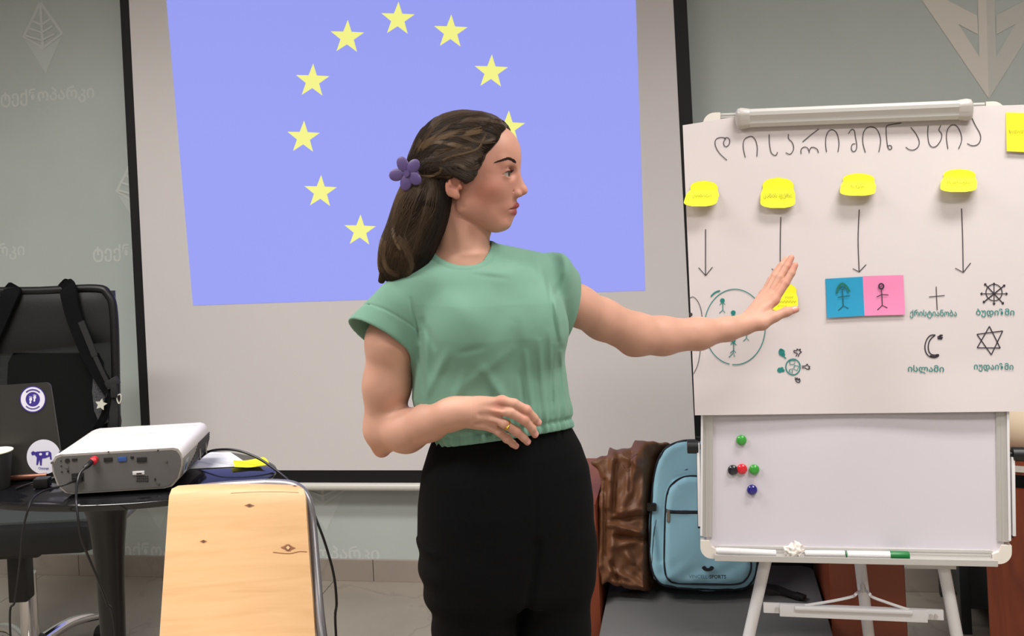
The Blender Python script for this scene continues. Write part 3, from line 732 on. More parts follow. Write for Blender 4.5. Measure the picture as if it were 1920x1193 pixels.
# ---- the blouse surface itself
V, Q, VB = SPF.net(blouse_sdf, (640, 440, -165), (1105, 850, 150), 1.9)
nk = cap_(VB.astype(np.float32), (866, 395, -6), (868, 530, 14), 51, 56); VB = relax(VB, Q, ((np.abs(nk) < 4.5) & (VB[:, 1] < 560)).astype(float), 8); V = SPF.W(VB)
m_bl = mat('sage_cotton', (117, 158, 139), .9, var=.05, vscale=14, bump=.06, bscale=900, sheen=.1, spec=.2)
fast_mesh('blouse', V, Q, m_bl, girl)
# trousers -------------------------------------------------------------------
def trou_sdf(p):
    y = p[:, 1]; t = p[:, 1] - (HEM(p) - 12)
    tab = [(790, 944, 122, 92, 0), (838, 948, 145, 100, 0), (880, 949, 160, 104, 0), (940, 950, 168, 107, 0), (1000, 950, 169, 108, -2), (1060, 953, 165, 106, -4), (1110, 957, 158, 100, -4), (1400, 965, 150, 98, -4)]
    d = torso_loft(p, tab); d = smax(d, y - 1120, 30)
    Lg = chain(p, [(886, 1040, 22), (893, 1200, 18), (905, 1420, 22), (922, 1640, 8), (932, 1800, 0)], [88, 76, 62, 58, 60], 20)
    Rg = chain(p, [(1032, 1040, -30), (1030, 1200, -34), (1034, 1420, -32), (1042, 1640, -42), (1050, 1800, -50)], [84, 76, 62, 58, 60], 20)
    d = smin(d, smin(Lg, Rg, 6), 22)
    d = d + 2.2 * np.sin(y * .11 + p[:, 0] * .01) * np.exp(-((p[:, 0] - 800) / 26) ** 2) * (y > 1000)
    ds, h_ = seg2(p, (1005, 990), (972, 1200)); d = d + 6 * np.exp(-(ds / 9) ** 2) * (p[:, 2] > 0)
    ds, h_ = seg2(p, (1000, 860), (1002, 960)); d = d + 1.2 * np.exp(-(ds / 2.5) ** 2) * (p[:, 2] > 0)
    z = (p[:, 1] - 320) - .05 * (p[:, 0] - 960)
    d = smax(d, z - 1500, 3)
    return smax(d, -t, 2)
V, Q, _ = SPF.net(trou_sdf, (770, 770, -170), (1140, 1835, 150), 4.2)
fast_mesh('trousers', V, Q, mat('black_crepe', (9, 10, 12), .95, bump=.1, bscale=500, spec=.15), girl)
m_shoe = mat('black_shoe', (28, 26, 26), .4)
for (x, wv) in ((938, 20), (1056, -36)):
    def shoe(p):
        fy = 320 + 1531 + .05 * (p[:, 0] - 960)
        d = cap_(p, (x, 1832, wv), (x + 28, 1836, wv + 130), 34, 30); d = smin(d, cap_(p, (x, 1800, wv), (x, 1832, wv - 6), 32, 36), 16)
        return smax(d, p[:, 1] - fy, 4)
    V, Q, _ = SPF.net(shoe, (x - 60, 1750, wv - 70), (x + 90, 1875, wv + 185), 4.5); fast_mesh('shoe', V, Q, m_shoe, girl)
# hair -----------------------------------------------------------------------
HX = np.array([(150, 957), (243, 957), (250, 949), (262, 937), (275, 927), (285, 919), (300, 909), (312, 903), (325, 898), (336, 891), (343, 884), (347.5, 866), (351, 850), (356, 841), (400, 835), (430, 826), (900, 800)], float)
def hair_sdf(p):
    q = to_head(p); a = q.copy(); a[:, 2] = np.abs(a[:, 2])
    d = ell_(a, (868, 299, 0), (101, 92, 82)); d = smin(d, ell_(a, (905, 262, 26), (50, 48, 44)), 16)
    d = smin(d, ell_(a, (800, 330, 0), (42, 50, 60)), 20)
    d = smin(d, ell_(a, (880, 318, 62), (32, 26, 19)), 12)                                   # hair over the temple
    d = smin(d, cap_(a, (835, 315, 66), (790, 318, 52), 17, 14), 12)
    xh = np.interp(q[:, 1], HX[:, 0], HX[:, 1]).astype(np.float32) + .18 * a[:, 2] * np.clip((q[:, 1] - 246) / 20, 0, 1)
    d = smax(d, (q[:, 0] - xh) * .72, 3.5)
    d = smax(d, -ell_(a, (872, 351, 80), (15, 21, 34)), 3)
    hang = chain(p, [O(803, 340, 26), O(793, 385, 30), O(778, 430, 30), O(759, 475, 32), O(748, 497, 30)], [37, 45, 43, 42, 35], 30)
    hang = smin(hang, chain(p, [O(802, 345, -20), O(800, 400, -30), O(788, 445, -30), O(774, 475, -30)], [38, 40, 34, 26], 26), 20)
    hang = smin(hang, cap_(p, O(726, 500, 5), O(716, 526, 0), 12, 6), 8)
    hang = smin(hang, cap_(p, O(786, 470, 50), O(772, 512, 44), 20, 10), 14)
    d = smin(d, hang, 14)
    # broad locks
    ph = np.arctan2(q[:, 1] - 325, q[:, 0] - 770) * 1.0
    up_ = (q[:, 1] < 345)
    lock = np.where(up_, np.sin(ph * 34 + .02 * q[:, 0]) + .5 * np.sin(ph * 71 + 1), np.sin((p[:, 0] - 790 + .22 * (p[:, 1] - 430)) * .19 + .6 * np.sin(p[:, 1] * .03) + p[:, 2] * .12) + .5 * np.sin((p[:, 0] + .3 * p[:, 1]) * .43))
    rr = np.clip((q[:, 0] - 772) / 40, 0, 1) * up_ + (1 - up_) * np.clip((p[:, 1] - 340) / 30, 0, 1)
    return d - .9 * lock * rr
V, Q, VH = SPF.net(hair_sdf, (690, 190, -110), (975, 560, 115), 1.9)
hq = to_head(VH.astype(np.float32))
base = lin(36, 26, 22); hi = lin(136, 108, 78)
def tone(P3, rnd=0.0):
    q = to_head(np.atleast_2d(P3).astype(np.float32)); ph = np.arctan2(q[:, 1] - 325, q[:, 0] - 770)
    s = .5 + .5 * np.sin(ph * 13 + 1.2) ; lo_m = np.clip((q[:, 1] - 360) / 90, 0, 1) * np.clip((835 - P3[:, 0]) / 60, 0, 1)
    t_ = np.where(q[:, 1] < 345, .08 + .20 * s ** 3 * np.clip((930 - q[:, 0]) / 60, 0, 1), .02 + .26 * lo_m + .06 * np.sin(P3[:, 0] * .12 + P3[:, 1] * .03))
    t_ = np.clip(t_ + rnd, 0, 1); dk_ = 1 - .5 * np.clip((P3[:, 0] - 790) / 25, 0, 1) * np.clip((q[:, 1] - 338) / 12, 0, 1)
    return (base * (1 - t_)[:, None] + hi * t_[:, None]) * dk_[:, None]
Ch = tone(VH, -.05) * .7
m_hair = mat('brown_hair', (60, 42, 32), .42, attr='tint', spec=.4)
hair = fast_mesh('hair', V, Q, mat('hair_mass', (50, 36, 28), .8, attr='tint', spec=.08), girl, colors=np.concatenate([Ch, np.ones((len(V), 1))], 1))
def onhair(p, off, it=4):
    p = p.astype(np.float32)
    for _ in range(it):
        d = hair_sdf(p); e = 1.0; g = np.stack([hair_sdf(p + np.array(x, np.float32)) - d for x in ((e, 0, 0), (0, e, 0), (0, 0, e))], 1) / e
        g /= np.linalg.norm(g, axis=1)[:, None] + 1e-6; p = p - g * np.clip(d - off, -14, 14)[:, None]
    return p
strands = []
def swept(n, sgs):
    for _ in range(n):
        sg = sgs[int(rng.random() * len(sgs))]; t = rng.random()
        y0 = 240 + 104 * t ** .9; x0 = np.interp(y0, HX[:, 0], HX[:, 1]) + .16 * abs(0) - 1 - 2 * rng.random(); w0 = sg * np.interp(y0, [238, 250, 270, 300, 345], [3 + 30 * rng.random(), 40, 56, 66, 74])
        s = np.linspace(0, 1, 16)[:, None]; x0 += .18 * abs(w0) * min(1, max(0, (y0 - 246) / 20)); A = np.array([x0, y0, w0]); E = np.array([782, 322 + 14 * (rng.random() - .5), sg * (16 + 30 * rng.random())])
        M = np.array([(x0 + 800) / 2, min(y0, 290) * .52 + 322 * .48 - 62 * (1 - t) + 8 * t - 14, sg * (40 + 42 * min(1, t * 1.6))]); k = rng.random() * 10
        C_ = A * (1 - s) ** 2 + 2 * M * s * (1 - s) + E * s * s; C_[:, 1] += 2.0 * np.sin(s[:, 0] * 5 + k); strands.append(from_head(C_))
def crown(n):
    for _ in range(n):
        t = rng.random(); a0 = (rng.random() - .5) * 1.0
        s = np.linspace(0, 1, 16)[:, None]; A = np.array([952 - 6 * abs(a0) * 8, 240 + 6 * abs(a0), a0 * 80]); E = np.array([778, 318, a0 * 60]); M = np.array([880, 150, a0 * 150])
        strands.append(from_head(A * (1 - s) ** 2 + 2 * M * s * (1 - s) + E * s * s))
def hanging(n):
    for _ in range(n):
        u = rng.random(); side = 1 if rng.random() < .75 else -1; k = rng.random() * 6
        x0 = 775 + 66 * u; ww = side * (20 + 40 * rng.random())
        ys = np.linspace(332, 515 + 10 * rng.random() - 40 * (u > .75) * rng.random(), 18); s = (ys - 332) / 190
        L_ = np.interp(ys, [332, 345, 385, 430, 475, 500, 525], [768, 764, 744, 728, 714, 710, 722]); R_ = np.interp(ys, [332, 345, 385, 430, 475, 500, 525], [840, 840, 836, 818, 797, 786, 772])
        X_ = L_ + (R_ - L_) * np.clip(u + .025 * np.sin(s * 5 + k), 0, 1); strands.append(np.stack([X_, ys, ww + 5 * np.sin(s * 4 + k)], 1))
swept(3200, [1, 1, 1, -1]); crown(1300); hanging(3000)
allp = np.concatenate(strands); offs = np.repeat(rng.random(len(strands)) * 2.2 - .6, [len(s) for s in strands])
pr2 = onhair(allp, 0 * offs + offs)
V_, F_, C_ = [], [], []; i0 = 0
for s in strands:
    q = pr2[i0:i0 + len(s)]; i0 += len(s)
    q = q.copy(); q[1:-1] = (q[:-2] + 2 * q[1:-1] + q[2:]) / 4
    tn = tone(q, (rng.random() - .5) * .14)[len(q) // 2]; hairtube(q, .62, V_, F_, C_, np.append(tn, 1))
LOCKS = [([(911, 252), (900, 277), (877, 287), (855, 292), (837, 299), (829, 312), (831, 321)], 2.5, .50, 40), ([(905, 246), (875, 251), (830, 257), (802, 268), (786, 284), (778, 300)], 7, .62, 150),
         ([(888, 280), (865, 276), (840, 270), (815, 268), (795, 278), (783, 294)], 4, .45, 90), ([(782, 325), (802, 331), (820, 327), (831, 319)], 3, .62, 50),
         ([(770, 348), (749, 372), (741, 400), (739, 425), (746, 450), (757, 466)], 4, .5, 110), ([(758, 350), (746, 372), (731, 396), (718, 432), (711, 467), (709, 495), (718, 512)], 7, .5, 190),
         ([(790, 262), (782, 276), (774, 294)], 4, .35, 50), ([(940, 232), (905, 226), (868, 228), (832, 244), (806, 266)], 5, .30, 90), ([(752, 440), (768, 470), (775, 500), (760, 516)], 6, .30, 80), ([(726, 450), (722, 480), (732, 505), (752, 514)], 6, .42, 90),
         ([(930, 262), (905, 268), (880, 262), (850, 250)], 4, .30, 60), ([(900, 310), (880, 318), (862, 308), (840, 306), (810, 312)], 5, .22, 80)]
for l, sp_, lt_, cnt_ in LOCKS:
    c_ = np.array(spline([np.array(O(a, b, 40.)) for a, b in l], 5)); K = []
    for _ in range(cnt_):
        o1, o2 = rng.normal(0, sp_ * .5), rng.normal(0, sp_ * .5); t = np.linspace(0, 1, len(c_))[:, None]; N2 = np.gradient(c_, axis=0); N2 = np.stack([-N2[:, 1], N2[:, 0], 0 * N2[:, 0]], 1); N2 /= np.linalg.norm(N2, axis=1)[:, None] + 1e-6
        q = c_ + N2 * (o1 * (1 - t) + o2 * t); K.append(q)
    q = np.concatenate(K); 
    # drop each point onto the near side of the hair
    best = np.full(len(q), 20.0); alive = np.ones(len(q), bool)
    for wv in np.linspace(105, -10, 70):
        t_ = q.copy(); t_[:, 2] = wv; h_ = hair_sdf(t_.astype(np.float32)); hitm = alive & (h_ < 1.0); best[hitm] = wv; alive &= ~hitm
    q[:, 2] = best; q = onhair(q, 1.3, 2); n_ = len(c_)
    for i in range(cnt_):
        u = q[i * n_:(i + 1) * n_]; a_ = int(rng.random() * n_ * .3); b_e = n_ - int(rng.random() * n_ * .25); u = u[a_:max(b_e, a_ + 4)].copy(); u[1:-1] = (u[:-2] + 2 * u[1:-1] + u[2:]) / 4; t_ = np.clip(lt_ + (rng.random() - .5) * .2, 0, 1)
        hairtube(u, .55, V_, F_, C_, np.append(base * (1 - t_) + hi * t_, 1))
V_ = np.array(V_); C_ = np.array(C_)
fs = fast_mesh('hair_strands', SPF.W(V_), np.array(F_, np.int64), m_hair, girl, colors=C_); fs['kind'] = 'stuff'
# purple flower clip, a thing she wears
m_pur = mat('purple_clip', (92, 74, 128), .5)
clp = root('hair_clip', 'purple five-petal flower clip in the back of the woman\'s hair', 'hair clip', tuple(SPF.w1(O(762, 344, 62))))
cc = np.array(O(764, 325.5, 70))
FNx = unit(np.array([-.35, 0, 1.0])); FA = unit(np.cross((0, 1, 0), FNx)); FB = np.cross(FNx, FA)
if FA[0] < 0: FA = -FA
for k, (px_, py_) in enumerate([(755, 309), (775, 313), (777, 334), (761, 342), (743, 328)]):
    def petal(p): 
        c = cc + FA * (px_ - 764) * 1.03 + FB * (py_ - 325.5) * (1 if FB[1] > 0 else -1); q = p - c
        u = unit(FA * (px_ - 764) + FB * (py_ - 325.5) * (1 if FB[1] > 0 else -1)); s_ = np.cross(FNx, u)
        e = np.sqrt((q @ u / 15.5) ** 2 + (q @ s_ / 11.6) ** 2 + (q @ FNx / 3.4) ** 2); return ((e - 1) * 3.4).astype(np.float32)
    V, Q, _ = SPF.net(petal, cc - 40, cc + 40, 1.3, slack=4); fast_mesh('petal', V, Q, m_pur, clp)
MB().tube([SPF.w1(cc + FNx * 1), SPF.w1(cc + FNx * 5)], .006, 20, 0).build('centre', m_pur, clp)
MB().bx(SPF.w1(cc - FNx * 6 + np.array([8, 2, 0])), (.010, .004, .006), RT, FW, UP, bev=.002).build('jaw', m_pur, clp)
# ================================================================== TABLE AND THINGS ON IT
HT = .79
ZN = np.array([0, 0, 1.0])
def tp(x, y, z=HT): return hit(x, y, (0, 0, z), ZN)
m_tbl = mat('black_gloss_table', (17, 17, 20), 0.12, spec=0.6)
m_blkm = mat('black_metal', (26, 27, 29), 0.4)
tc_ = np.array([-1.475, 2.388, 0])
tb = root('cafe_table', 'glossy black oval table with a flared black pedestal', 'table', tuple(tc_))
def se(r, h, n=72): return [(r * 1.0, h)]
MB().lathe(tc_, [(.93 * .44, HT - .022), (.98 * .44, HT - .018), (1.0 * .44, HT - .008), (1.0 * .44, HT - .003), (.985 * .44, HT)], 96, sx=.975, sy=.535).build('tabletop', m_tbl, tb)
pc = P(203, 1000, 2.52) * np.array([1, 1, 0])
prof = [(.10, .012), (.045, .02), (.030, .06), (.026, .15), (.0265, .3), (.029, .42), (.032, .55), (.037, .64), (.045, .71), (.056, .75), (.07, HT - .022)]
MB().lathe(pc, prof, 40).build('pedestal', mat('black_satin', (20, 20, 22), .35), tb)
MB().lathe(pc, [(.24, 0), (.24, .006), (.22, .012), (.10, .018), (.05, .03)], 48).build('base_plate', m_blkm, tb)
# ---- projector
m_pjw = mat('projector_white', (236, 230, 228), 0.35); m_pjg = mat('projector_shaded_grey', (96, 94, 93), 0.6); m_pjs = mat('projector_side_grey', (166, 159, 153), 0.5)  # rear panel's grey is darkened, its shade put into the base colour
fl = tp(120, 921, HT + .008); fr = tp(315, 921, HT + .008)
X = unit((fr - fl) * np.array([1, 1, 0])); YAWP = math.radians(-3)
X = np.array([math.cos(YAW + math.radians(2.2)), math.sin(YAW + math.radians(2.2)), 0]); Y = np.cross(ZN, X)
po = P(97, 880, 2.415); po[2] = HT + .010
pw, pd, ph = .302, .262, .094
pj = root('projector', 'white and grey video projector with a red plug at its back on the table', 'projector', tuple(po + X * pw / 2 + Y * pd / 2 - ZN * .01))
def pp(u, v, h): return po + X * (pw * u) + Y * (pd * v) + ZN * h
def section(v, ins=0, n=8):
    """rounded outline of the body at depth v: wide flat top, sides curving in below"""
    pts = []
    L = [(.5, .0), (.15, .0), (.09, .004), (.035, .022), (.004, .052), (.0, .068), (.008, .080), (.03, .0905), (.065, .094)]
    L = [(a, b) for a, b in L]
    left = [(a * pw, b) for a, b in L]; right = [(pw - a * pw, b) for a, b in L[::-1][:-1]] if False else [(pw - a * pw, b) for a, b in L[::-1]]
    return left + right[:-1]
Vb = []; Fb = []; mb = MB()
S_ = section(0); n = len(S_)
vs_ = [(.0, .985), (.004, 1), (.30, 1), (.6, 1), (.90, 1.0), (.96, .97), (1.0, .90)]
for (v, k) in vs_:
    for (a, b) in S_:
        a2 = pw / 2 + (a - pw / 2) * (k if v > .5 else 1 - (1 - k) * .3); b2 = .047 + (b - .047) * (k if v > .5 else 1 - (1 - k) * .3)
        mb_ = po + X * a2 + Y * (pd * v) + ZN * b2; Vb.append(mb_)
for i in range(len(vs_) - 1):
    for k in range(n): Fb.append((i * n + k, i * n + (k + 1) % n, (i + 1) * n + (k + 1) % n, (i + 1) * n + k))
Fb.append(tuple((len(vs_) - 1) * n + k for k in range(n)))
Fb.append(tuple(range(n))[::-1])
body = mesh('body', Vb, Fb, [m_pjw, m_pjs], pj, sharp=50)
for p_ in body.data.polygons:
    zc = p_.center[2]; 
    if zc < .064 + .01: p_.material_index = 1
bm = bmesh.new(); bm.from_mesh(body.data); bmesh.ops.recalc_face_normals(bm, faces=bm.faces[:]); bm.to_mesh(body.data); bm.free()
# rear panel, slightly proud
inn = [(pw / 2 + (a - pw / 2) * .965, .046 + (b - .046) * .90) for a, b in S_]
MB().poly([po + X * a + ZN * b - Y * .0002 for a, b in inn], -Y * .0022).build('rear_panel', m_pjg, pj)
def rp(x, y, o=.0045): return hit(x, y, po - Y * o, Y)
UPp = ZN
m_dk = mat('port_black', (28, 27, 28), .5)
def port(x, y, wx, hy, name, material=m_dk, rnd=False, o=.0028):
    c = rp(x, y, o)
    if rnd: MB().tube([c + Y * .003, c - Y * .002], wx, 16, 0).build(name, material, pj)
    else: MB().bx(c, (wx, .0022, hy), X, Y, ZN, bev=.0006).build(name, material, pj)
port(126.5, 864, .0052, 0, 'socket', rnd=True); port(140, 862, .0058, .0026, 'socket')
port(203, 862, .0098, .0046, 'socket'); port(229.5, 861, .0098, .0052, 'socket', mat('port_blue', (52, 84, 150), .45)); port(248, 858, .0036, .0026, 'socket'); port(266, 862, .0112, .0056, 'socket')
port(126, 876, .0036, 0, 'socket', mat('steel', (150, 150, 150), .3, metal=.9), rnd=True); port(128, 884, .0024, 0, 'socket', rnd=True)
for (x, y) in [(114.5, 864.5), (115, 874), (116, 885)]: port(x, y, .0014, 0, 'button', rnd=True)
port(146, 895, .0135, .0095, 'power_inlet')
for (x, y) in [(97.5, 868), (312, 865), (297, 907)]: port(x, y, .0028, 0, 'screw', mat('screw_steel', (120, 118, 116), .4, metal=.7), rnd=True)
for (x, y) in [(112, 848), (203, 847.5), (296, 845)]: port(x, y, .0013, 0, 'screw', rnd=True)
port(260, 887, .0135, .0042, 'label_strip', mat('label_white', (214, 212, 212), .6)); port(261, 888, .006, .0014, 'label_print', m_dk, o=.0042)
for i in range(3):
    for k in range(6): port(257.5 + k * 3.9, 893.5 + i * 4.2, .0016, .0011, 'vent_slot', m_dk, o=.0022)
port(291, 899, .0012, .0028, 'lock_slot')
# side grille slots and sticker on the right flank
RX = po + X * pw
def sp(v, h): 
    hs = [0, .004, .022, .052, .068]; us = [.15, .09, .035, .004, 0.0]
    u = np.interp(h, hs, us) * pw; return RX - X * u + Y * pd * v + ZN * h
gr = MB()
for i in range(10):
    h = .020 + i * .0052; v0 = .24 + .03 * i
    a, b = sp(v0, h), sp(.93, h); T = unit(b - a)
    gr.bx((a + b) / 2 + X * .0003, (.0010, np.linalg.norm(b - a) / 2, .0016), X, Y, ZN)
gr.build('grille_slots', m_dk, pj, smooth=False)
for v in (.82, .60): 
    MB().bx((sp(v, .03) + sp(v, .06)) / 2 + X * .0022, (.0006, .003, .024), X, Y, ZN).build('grille_rib', m_pjs, pj, smooth=False)
MB().add([sp(.07, .060) + X * .0015, sp(.18, .060) + X * .0015, sp(.18, .026) + X * .0022, sp(.07, .026) + X * .0022], [(0, 1, 2, 3)]).build('side_sticker', mat('sticker_pale', (206, 214, 218), .5), pj, smooth=False)
MB().add([sp(.10, .050) + X * .0022, sp(.14, .050) + X * .0022, sp(.14, .032) + X * .003, sp(.10, .032) + X * .003], [(0, 1, 2, 3)]).build('sticker_print', mat('sticker_blue', (90, 130, 160), .5), pj, smooth=False)
# top details: buttons plate, lens ring bump, engraved line
MB().bx(pp(.40, .90, .0943), (.020, .006, .0006), X, Y, ZN).build('light_window', mat('window_pale', (236, 240, 230), .15), pj, smooth=False)
MB().bx(pp(.55, .60, .0942), (.030, .0012, .0003), X, Y, ZN).build('engraved_line', mat('engraved_grey', (196, 188, 184), .6), pj, smooth=False)
MB().bx(pp(.86, .82, .0942), (.018, .006, .0003), X, Y, ZN).build('key_plate', mat('key_grey', (214, 208, 206), .5), pj, smooth=False)
c = pp(.25, 1.0, .05); MB().tube([c - Y * .02, c + Y * .008], .030, 28, 0).build('lens', m_dk, pj)
for (u, v) in [(.15, .12), (.85, .12), (.5, .9)]: MB().tube([pp(u, v, -.0098), pp(u, v, .003)], .008, 12, 0).build('foot', m_blk, pj)
# red plug and its black cable
rc = rp(178, 862, .004)
m_red = mat('red_plug', (206, 40, 52), .35)
cbl = root('cable', 'black cable with a red plug running from the projector down past the table', 'cable', tuple(rc))
MB().tube([rc - Y * .001, rc - Y * .012, rc - Y * .016 - X * .003], [.0088, .0092, .006], 20, 0).build('red_plug', m_red, cbl)
def px3(l): return [P(x, y, d) for (x, y, d) in l]
MB().tube([rc - Y * .012 - X * .002] + px3([(166, 872, 2.385), (158, 878, 2.375)]), [.006, .0062, .0045], 12, 3).build('plug_boot', m_blk, cbl)
MB().tube(px3([(160, 877, 2.376), (150, 888, 2.36), (145, 905, 2.34), (143, 925, 2.30), (143, 942, 2.115 + .15), (146, 970, 2.25), (152, 1010, 2.25), (166, 1045, 2.26), (185, 1090, 2.30), (200, 1130, 2.36), (216, 1190, 2.40)]) + [np.array([-1.36, 2.2, .005]), np.array([-1.2, 2.5, .005])], .0028, 8, 7).build('wire', m_blk, cbl)
# power cable
pcb = root('power_cable', 'thin black power cable curving from the projector inlet over the table edge', 'cable', tuple(rp(146, 897)))
MB().bx(rp(146, 899, .008), (.010, .006, .006), X, Y, ZN, bev=.002).build('power_plug', m_blk, pcb)
MB().tube([rp(143, 900, .010)] + px3([(128, 907, 2.385), (105, 914, 2.37), (80, 922, 2.33), (60, 937, 2.27), (50, 965, 2.25), (42, 1000, 2.26), (38, 1045, 2.28), (33, 1090, 2.3), (27, 1130, 2.3), (19, 1185, 2.32)]) + [np.array([-1.7, 2.3, .004]), np.array([-1.9, 2.5, .004])], .0025, 8, 7).build('wire', m_blk, pcb)
# cable behind the projector
c3 = root('video_cable', 'black cable arching from behind the projector and down behind the wooden chair', 'cable', tuple(P(395, 846, 2.68)))
MB().tube(px3([(372, 862, 2.66), (392, 847, 2.66), (420, 843, 2.62), (450, 846, 2.60), (485, 860, 2.58), (515, 880, 2.56), (545, 905, 2.54), (578, 943, 2.52), (597, 985, 2.5), (613, 1030, 2.5), (626, 1080, 2.5), (631, 1130, 2.5), (630, 1190, 2.5)]) + [np.array([-.93, 2.5, .004]), np.array([-.7, 2.9, .004])], .0032, 8, 7).build('wire', m_blk, c3)
# adaptor lump beside laptop
p = tp(80, 915); ad = root('power_adapter', 'small black cable bundle and plug between laptop and projector', 'adapter', tuple(p))
MB().bx(p + ZN * .013, (.018, .014, .012), X, Y, ZN, bev=.005).build('plug_body', m_blk, ad)
MB().tube([p + ZN * .012 + X * .01, p + ZN * .02 + X * .03 + Y * .03, p + ZN * .008 + X * .01 + Y * .06, p + ZN * .004 - X * .04 + Y * .03, p + ZN * .004 - X * .06 - Y * .01], .0028, 8, 6).build('wire', m_blk, ad)
# ---- paper and crumpled yellow note
m_sheet2 = mat('white_paper', (232, 232, 238), .8)
q = [tp(352, 880, HT + .001), tp(470, 874, HT + .001), tp(432, 849, HT + .001), tp(352, 849, HT + .001)]
MB().poly(q, ZN * .0012).build('paper_sheet', m_sheet2, None, label='white sheet of paper on the table behind the projector', cat='paper', smooth=False)
V = []; A_, B_, C_, D_ = tp(440, 880, HT + .003), tp(506, 876, HT + .003), tp(492, 863, HT + .003), tp(436, 868, HT + .003)
N_ = 10
for j in range(N_ + 1):
    for i in range(N_ + 1):
        u, v = i / N_, j / N_; V.append((A_ * (1 - u) + B_ * u) * (1 - v) + (D_ * (1 - u) + C_ * u) * v + ZN * (.002 + .010 * abs(u - .45) ** 1.3 + .006 * math.sin(v * 3)))
mesh('sticky_note', V, [(j * 11 + i, j * 11 + i + 1, (j + 1) * 11 + i + 1, (j + 1) * 11 + i) for j in range(N_) for i in range(N_)], m_yel, None, label='bent yellow sticky note lying on the black table by the paper', cat='sticky note')
# ---- laptop seen from behind
lb = tp(120, 897); XLp = unit(np.array([math.cos(YAW + .10), math.sin(YAW + .10), 0])); YLp = np.cross(ZN, XLp)
m_lap = mat('laptop_black', (48, 46, 44), .38); lap = root('laptop', 'black laptop with two round stickers on its lid, standing on the black table', 'laptop', tuple(lb - XLp * .17 + YLp * .1))
MB().bx(lb - XLp * .170 + YLp * .118 + ZN * .008, (.170, .115, .0075), XLp, YLp, ZN, bev=.002).build('base', m_lap, lap)
lt = P(94, 717, 2.61); bl_ = lb + ZN * .014
UL = unit(lt - bl_); UL = unit(UL); LN = unit(np.cross(XLp, UL)); LL = np.linalg.norm(lt - bl_)
def rrect(o, X, Y, w_, h_, r, n=6):
    pts = []
    for (cx_, cy_, a0) in [(w_ - r, r, -90), (w_ - r, h_ - r, 0), (r, h_ - r, 90), (r, r, 180)]:
        for k in range(n + 1):
            a = math.radians(a0 + 90 * k / n); pts.append(o + X * (cx_ + r * math.cos(a)) + Y * (cy_ + r * math.sin(a)))
    return pts
MB().poly(rrect(bl_ - XLp * .34, XLp, UL, .34, LL, .012), -LN * .006 if LN[1] < 0 else LN * .006).build('lid', m_lap, lap)
if LN[1] > 0: LN = -LN
MB().tube([bl_ - XLp * .30 + ZN * -.004, bl_ - XLp * .04 + ZN * -.004], .007, 12, 0).build('hinge', mat('copper_trim', (120, 78, 62), .35, metal=.6), lap)
def lpx(x, y, o=.0004): return hit(x, y, bl_ + LN * o, LN)
m_stw = mat('sticker_white', (222, 220, 232), .45); m_stp = mat('sticker_purple', (62, 48, 140), .45)
def ring(c, r0, r1, o, mt, name, a0=0, a1=360, n=40):
    mb = MB(); V = []
    for k in range(n + 1):
        a = math.radians(a0 + (a1 - a0) * k / n)
        for r in (r0, r1): V.append(lpx(c[0] + r * math.cos(a), c[1] + r * 1.02 * math.sin(a), o))
    mb.add(V, [(2 * k, 2 * k + 1, 2 * k + 3, 2 * k + 2) for k in range(n)]); mb.build(name, mt, lap, smooth=False)
s1 = (61.5, 749)
ring(s1, 0, 24.5, .0012, m_stp, 'sticker'); ring(s1, 13.5, 22.5, .0016, m_stw, 'sticker_ring')
for k, a in enumerate(range(-130, -45, 9)): ring((s1[0] + 18 * math.cos(math.radians(a)), s1[1] + 18 * math.sin(math.radians(a))), .4, 1.7, .002, m_stp, 'sticker_letter', n=6)
for k, a in enumerate(range(50, 135, 9)): ring((s1[0] + 18 * math.cos(math.radians(a)), s1[1] + 18 * math.sin(math.radians(a))), .4, 1.5, .002, m_stp, 'sticker_letter', n=6)
def blob(pts, o, mt, name):
    q = [lpx(x, y, o) for x, y in pts]; MB().add(q, [tuple(range(len(q)))]).build(name, mt, lap, smooth=False)
def oval(cx_, cy_, rx, ry, rot=0, n=12):
    r = math.radians(rot); return [(cx_ + rx * math.cos(6.283 * k / n) * math.cos(r) - ry * math.sin(6.283 * k / n) * math.sin(r), cy_ + rx * math.cos(6.283 * k / n) * math.sin(r) + ry * math.sin(6.283 * k / n) * math.cos(r)) for k in range(n)]
for (x, y) in [(57.5, 751), (65, 747.5)]:
    blob(oval(x, y - 2, 2.8, 3.6, 10), .002, m_stw, 'footprint'); blob(oval(x - .6, y + 3.6, 1.8, 2.6, 10), .002, m_stw, 'footprint')
    for k in range(4): blob(oval(x - 2.4 + k * 1.6, y - 7 + abs(k - 1.2) * .6, .7, .8), .002, m_stw, 'footprint')
s2 = (82, 857)
ring(s2, 0, 32, .0012, m_stw, 'sticker')
cow = [(58, 849), (62, 846), (66, 848), (70, 847), (92, 846), (96, 849), (97, 862), (94, 862), (93, 856), (86, 859), (79, 860), (78, 873), (75, 873), (74, 862), (71, 872), (68, 872), (69, 858), (65, 853), (60, 854)]
blob(cow, .0018, m_stp, 'sticker_cow'); blob(oval(76, 852, 3, 2.4), .0022, m_stw, 'sticker_cow')
blob([(86, 849), (91, 848), (90, 854), (86, 854)], .0022, m_stw, 'sticker_cow')
text_mesh('sticker_text', 'Chkange', .0072, lpx(82, 880, .0018), unit(lpx(92, 870) - lpx(72, 870)), UL, m_stp, lap, off=.0001)
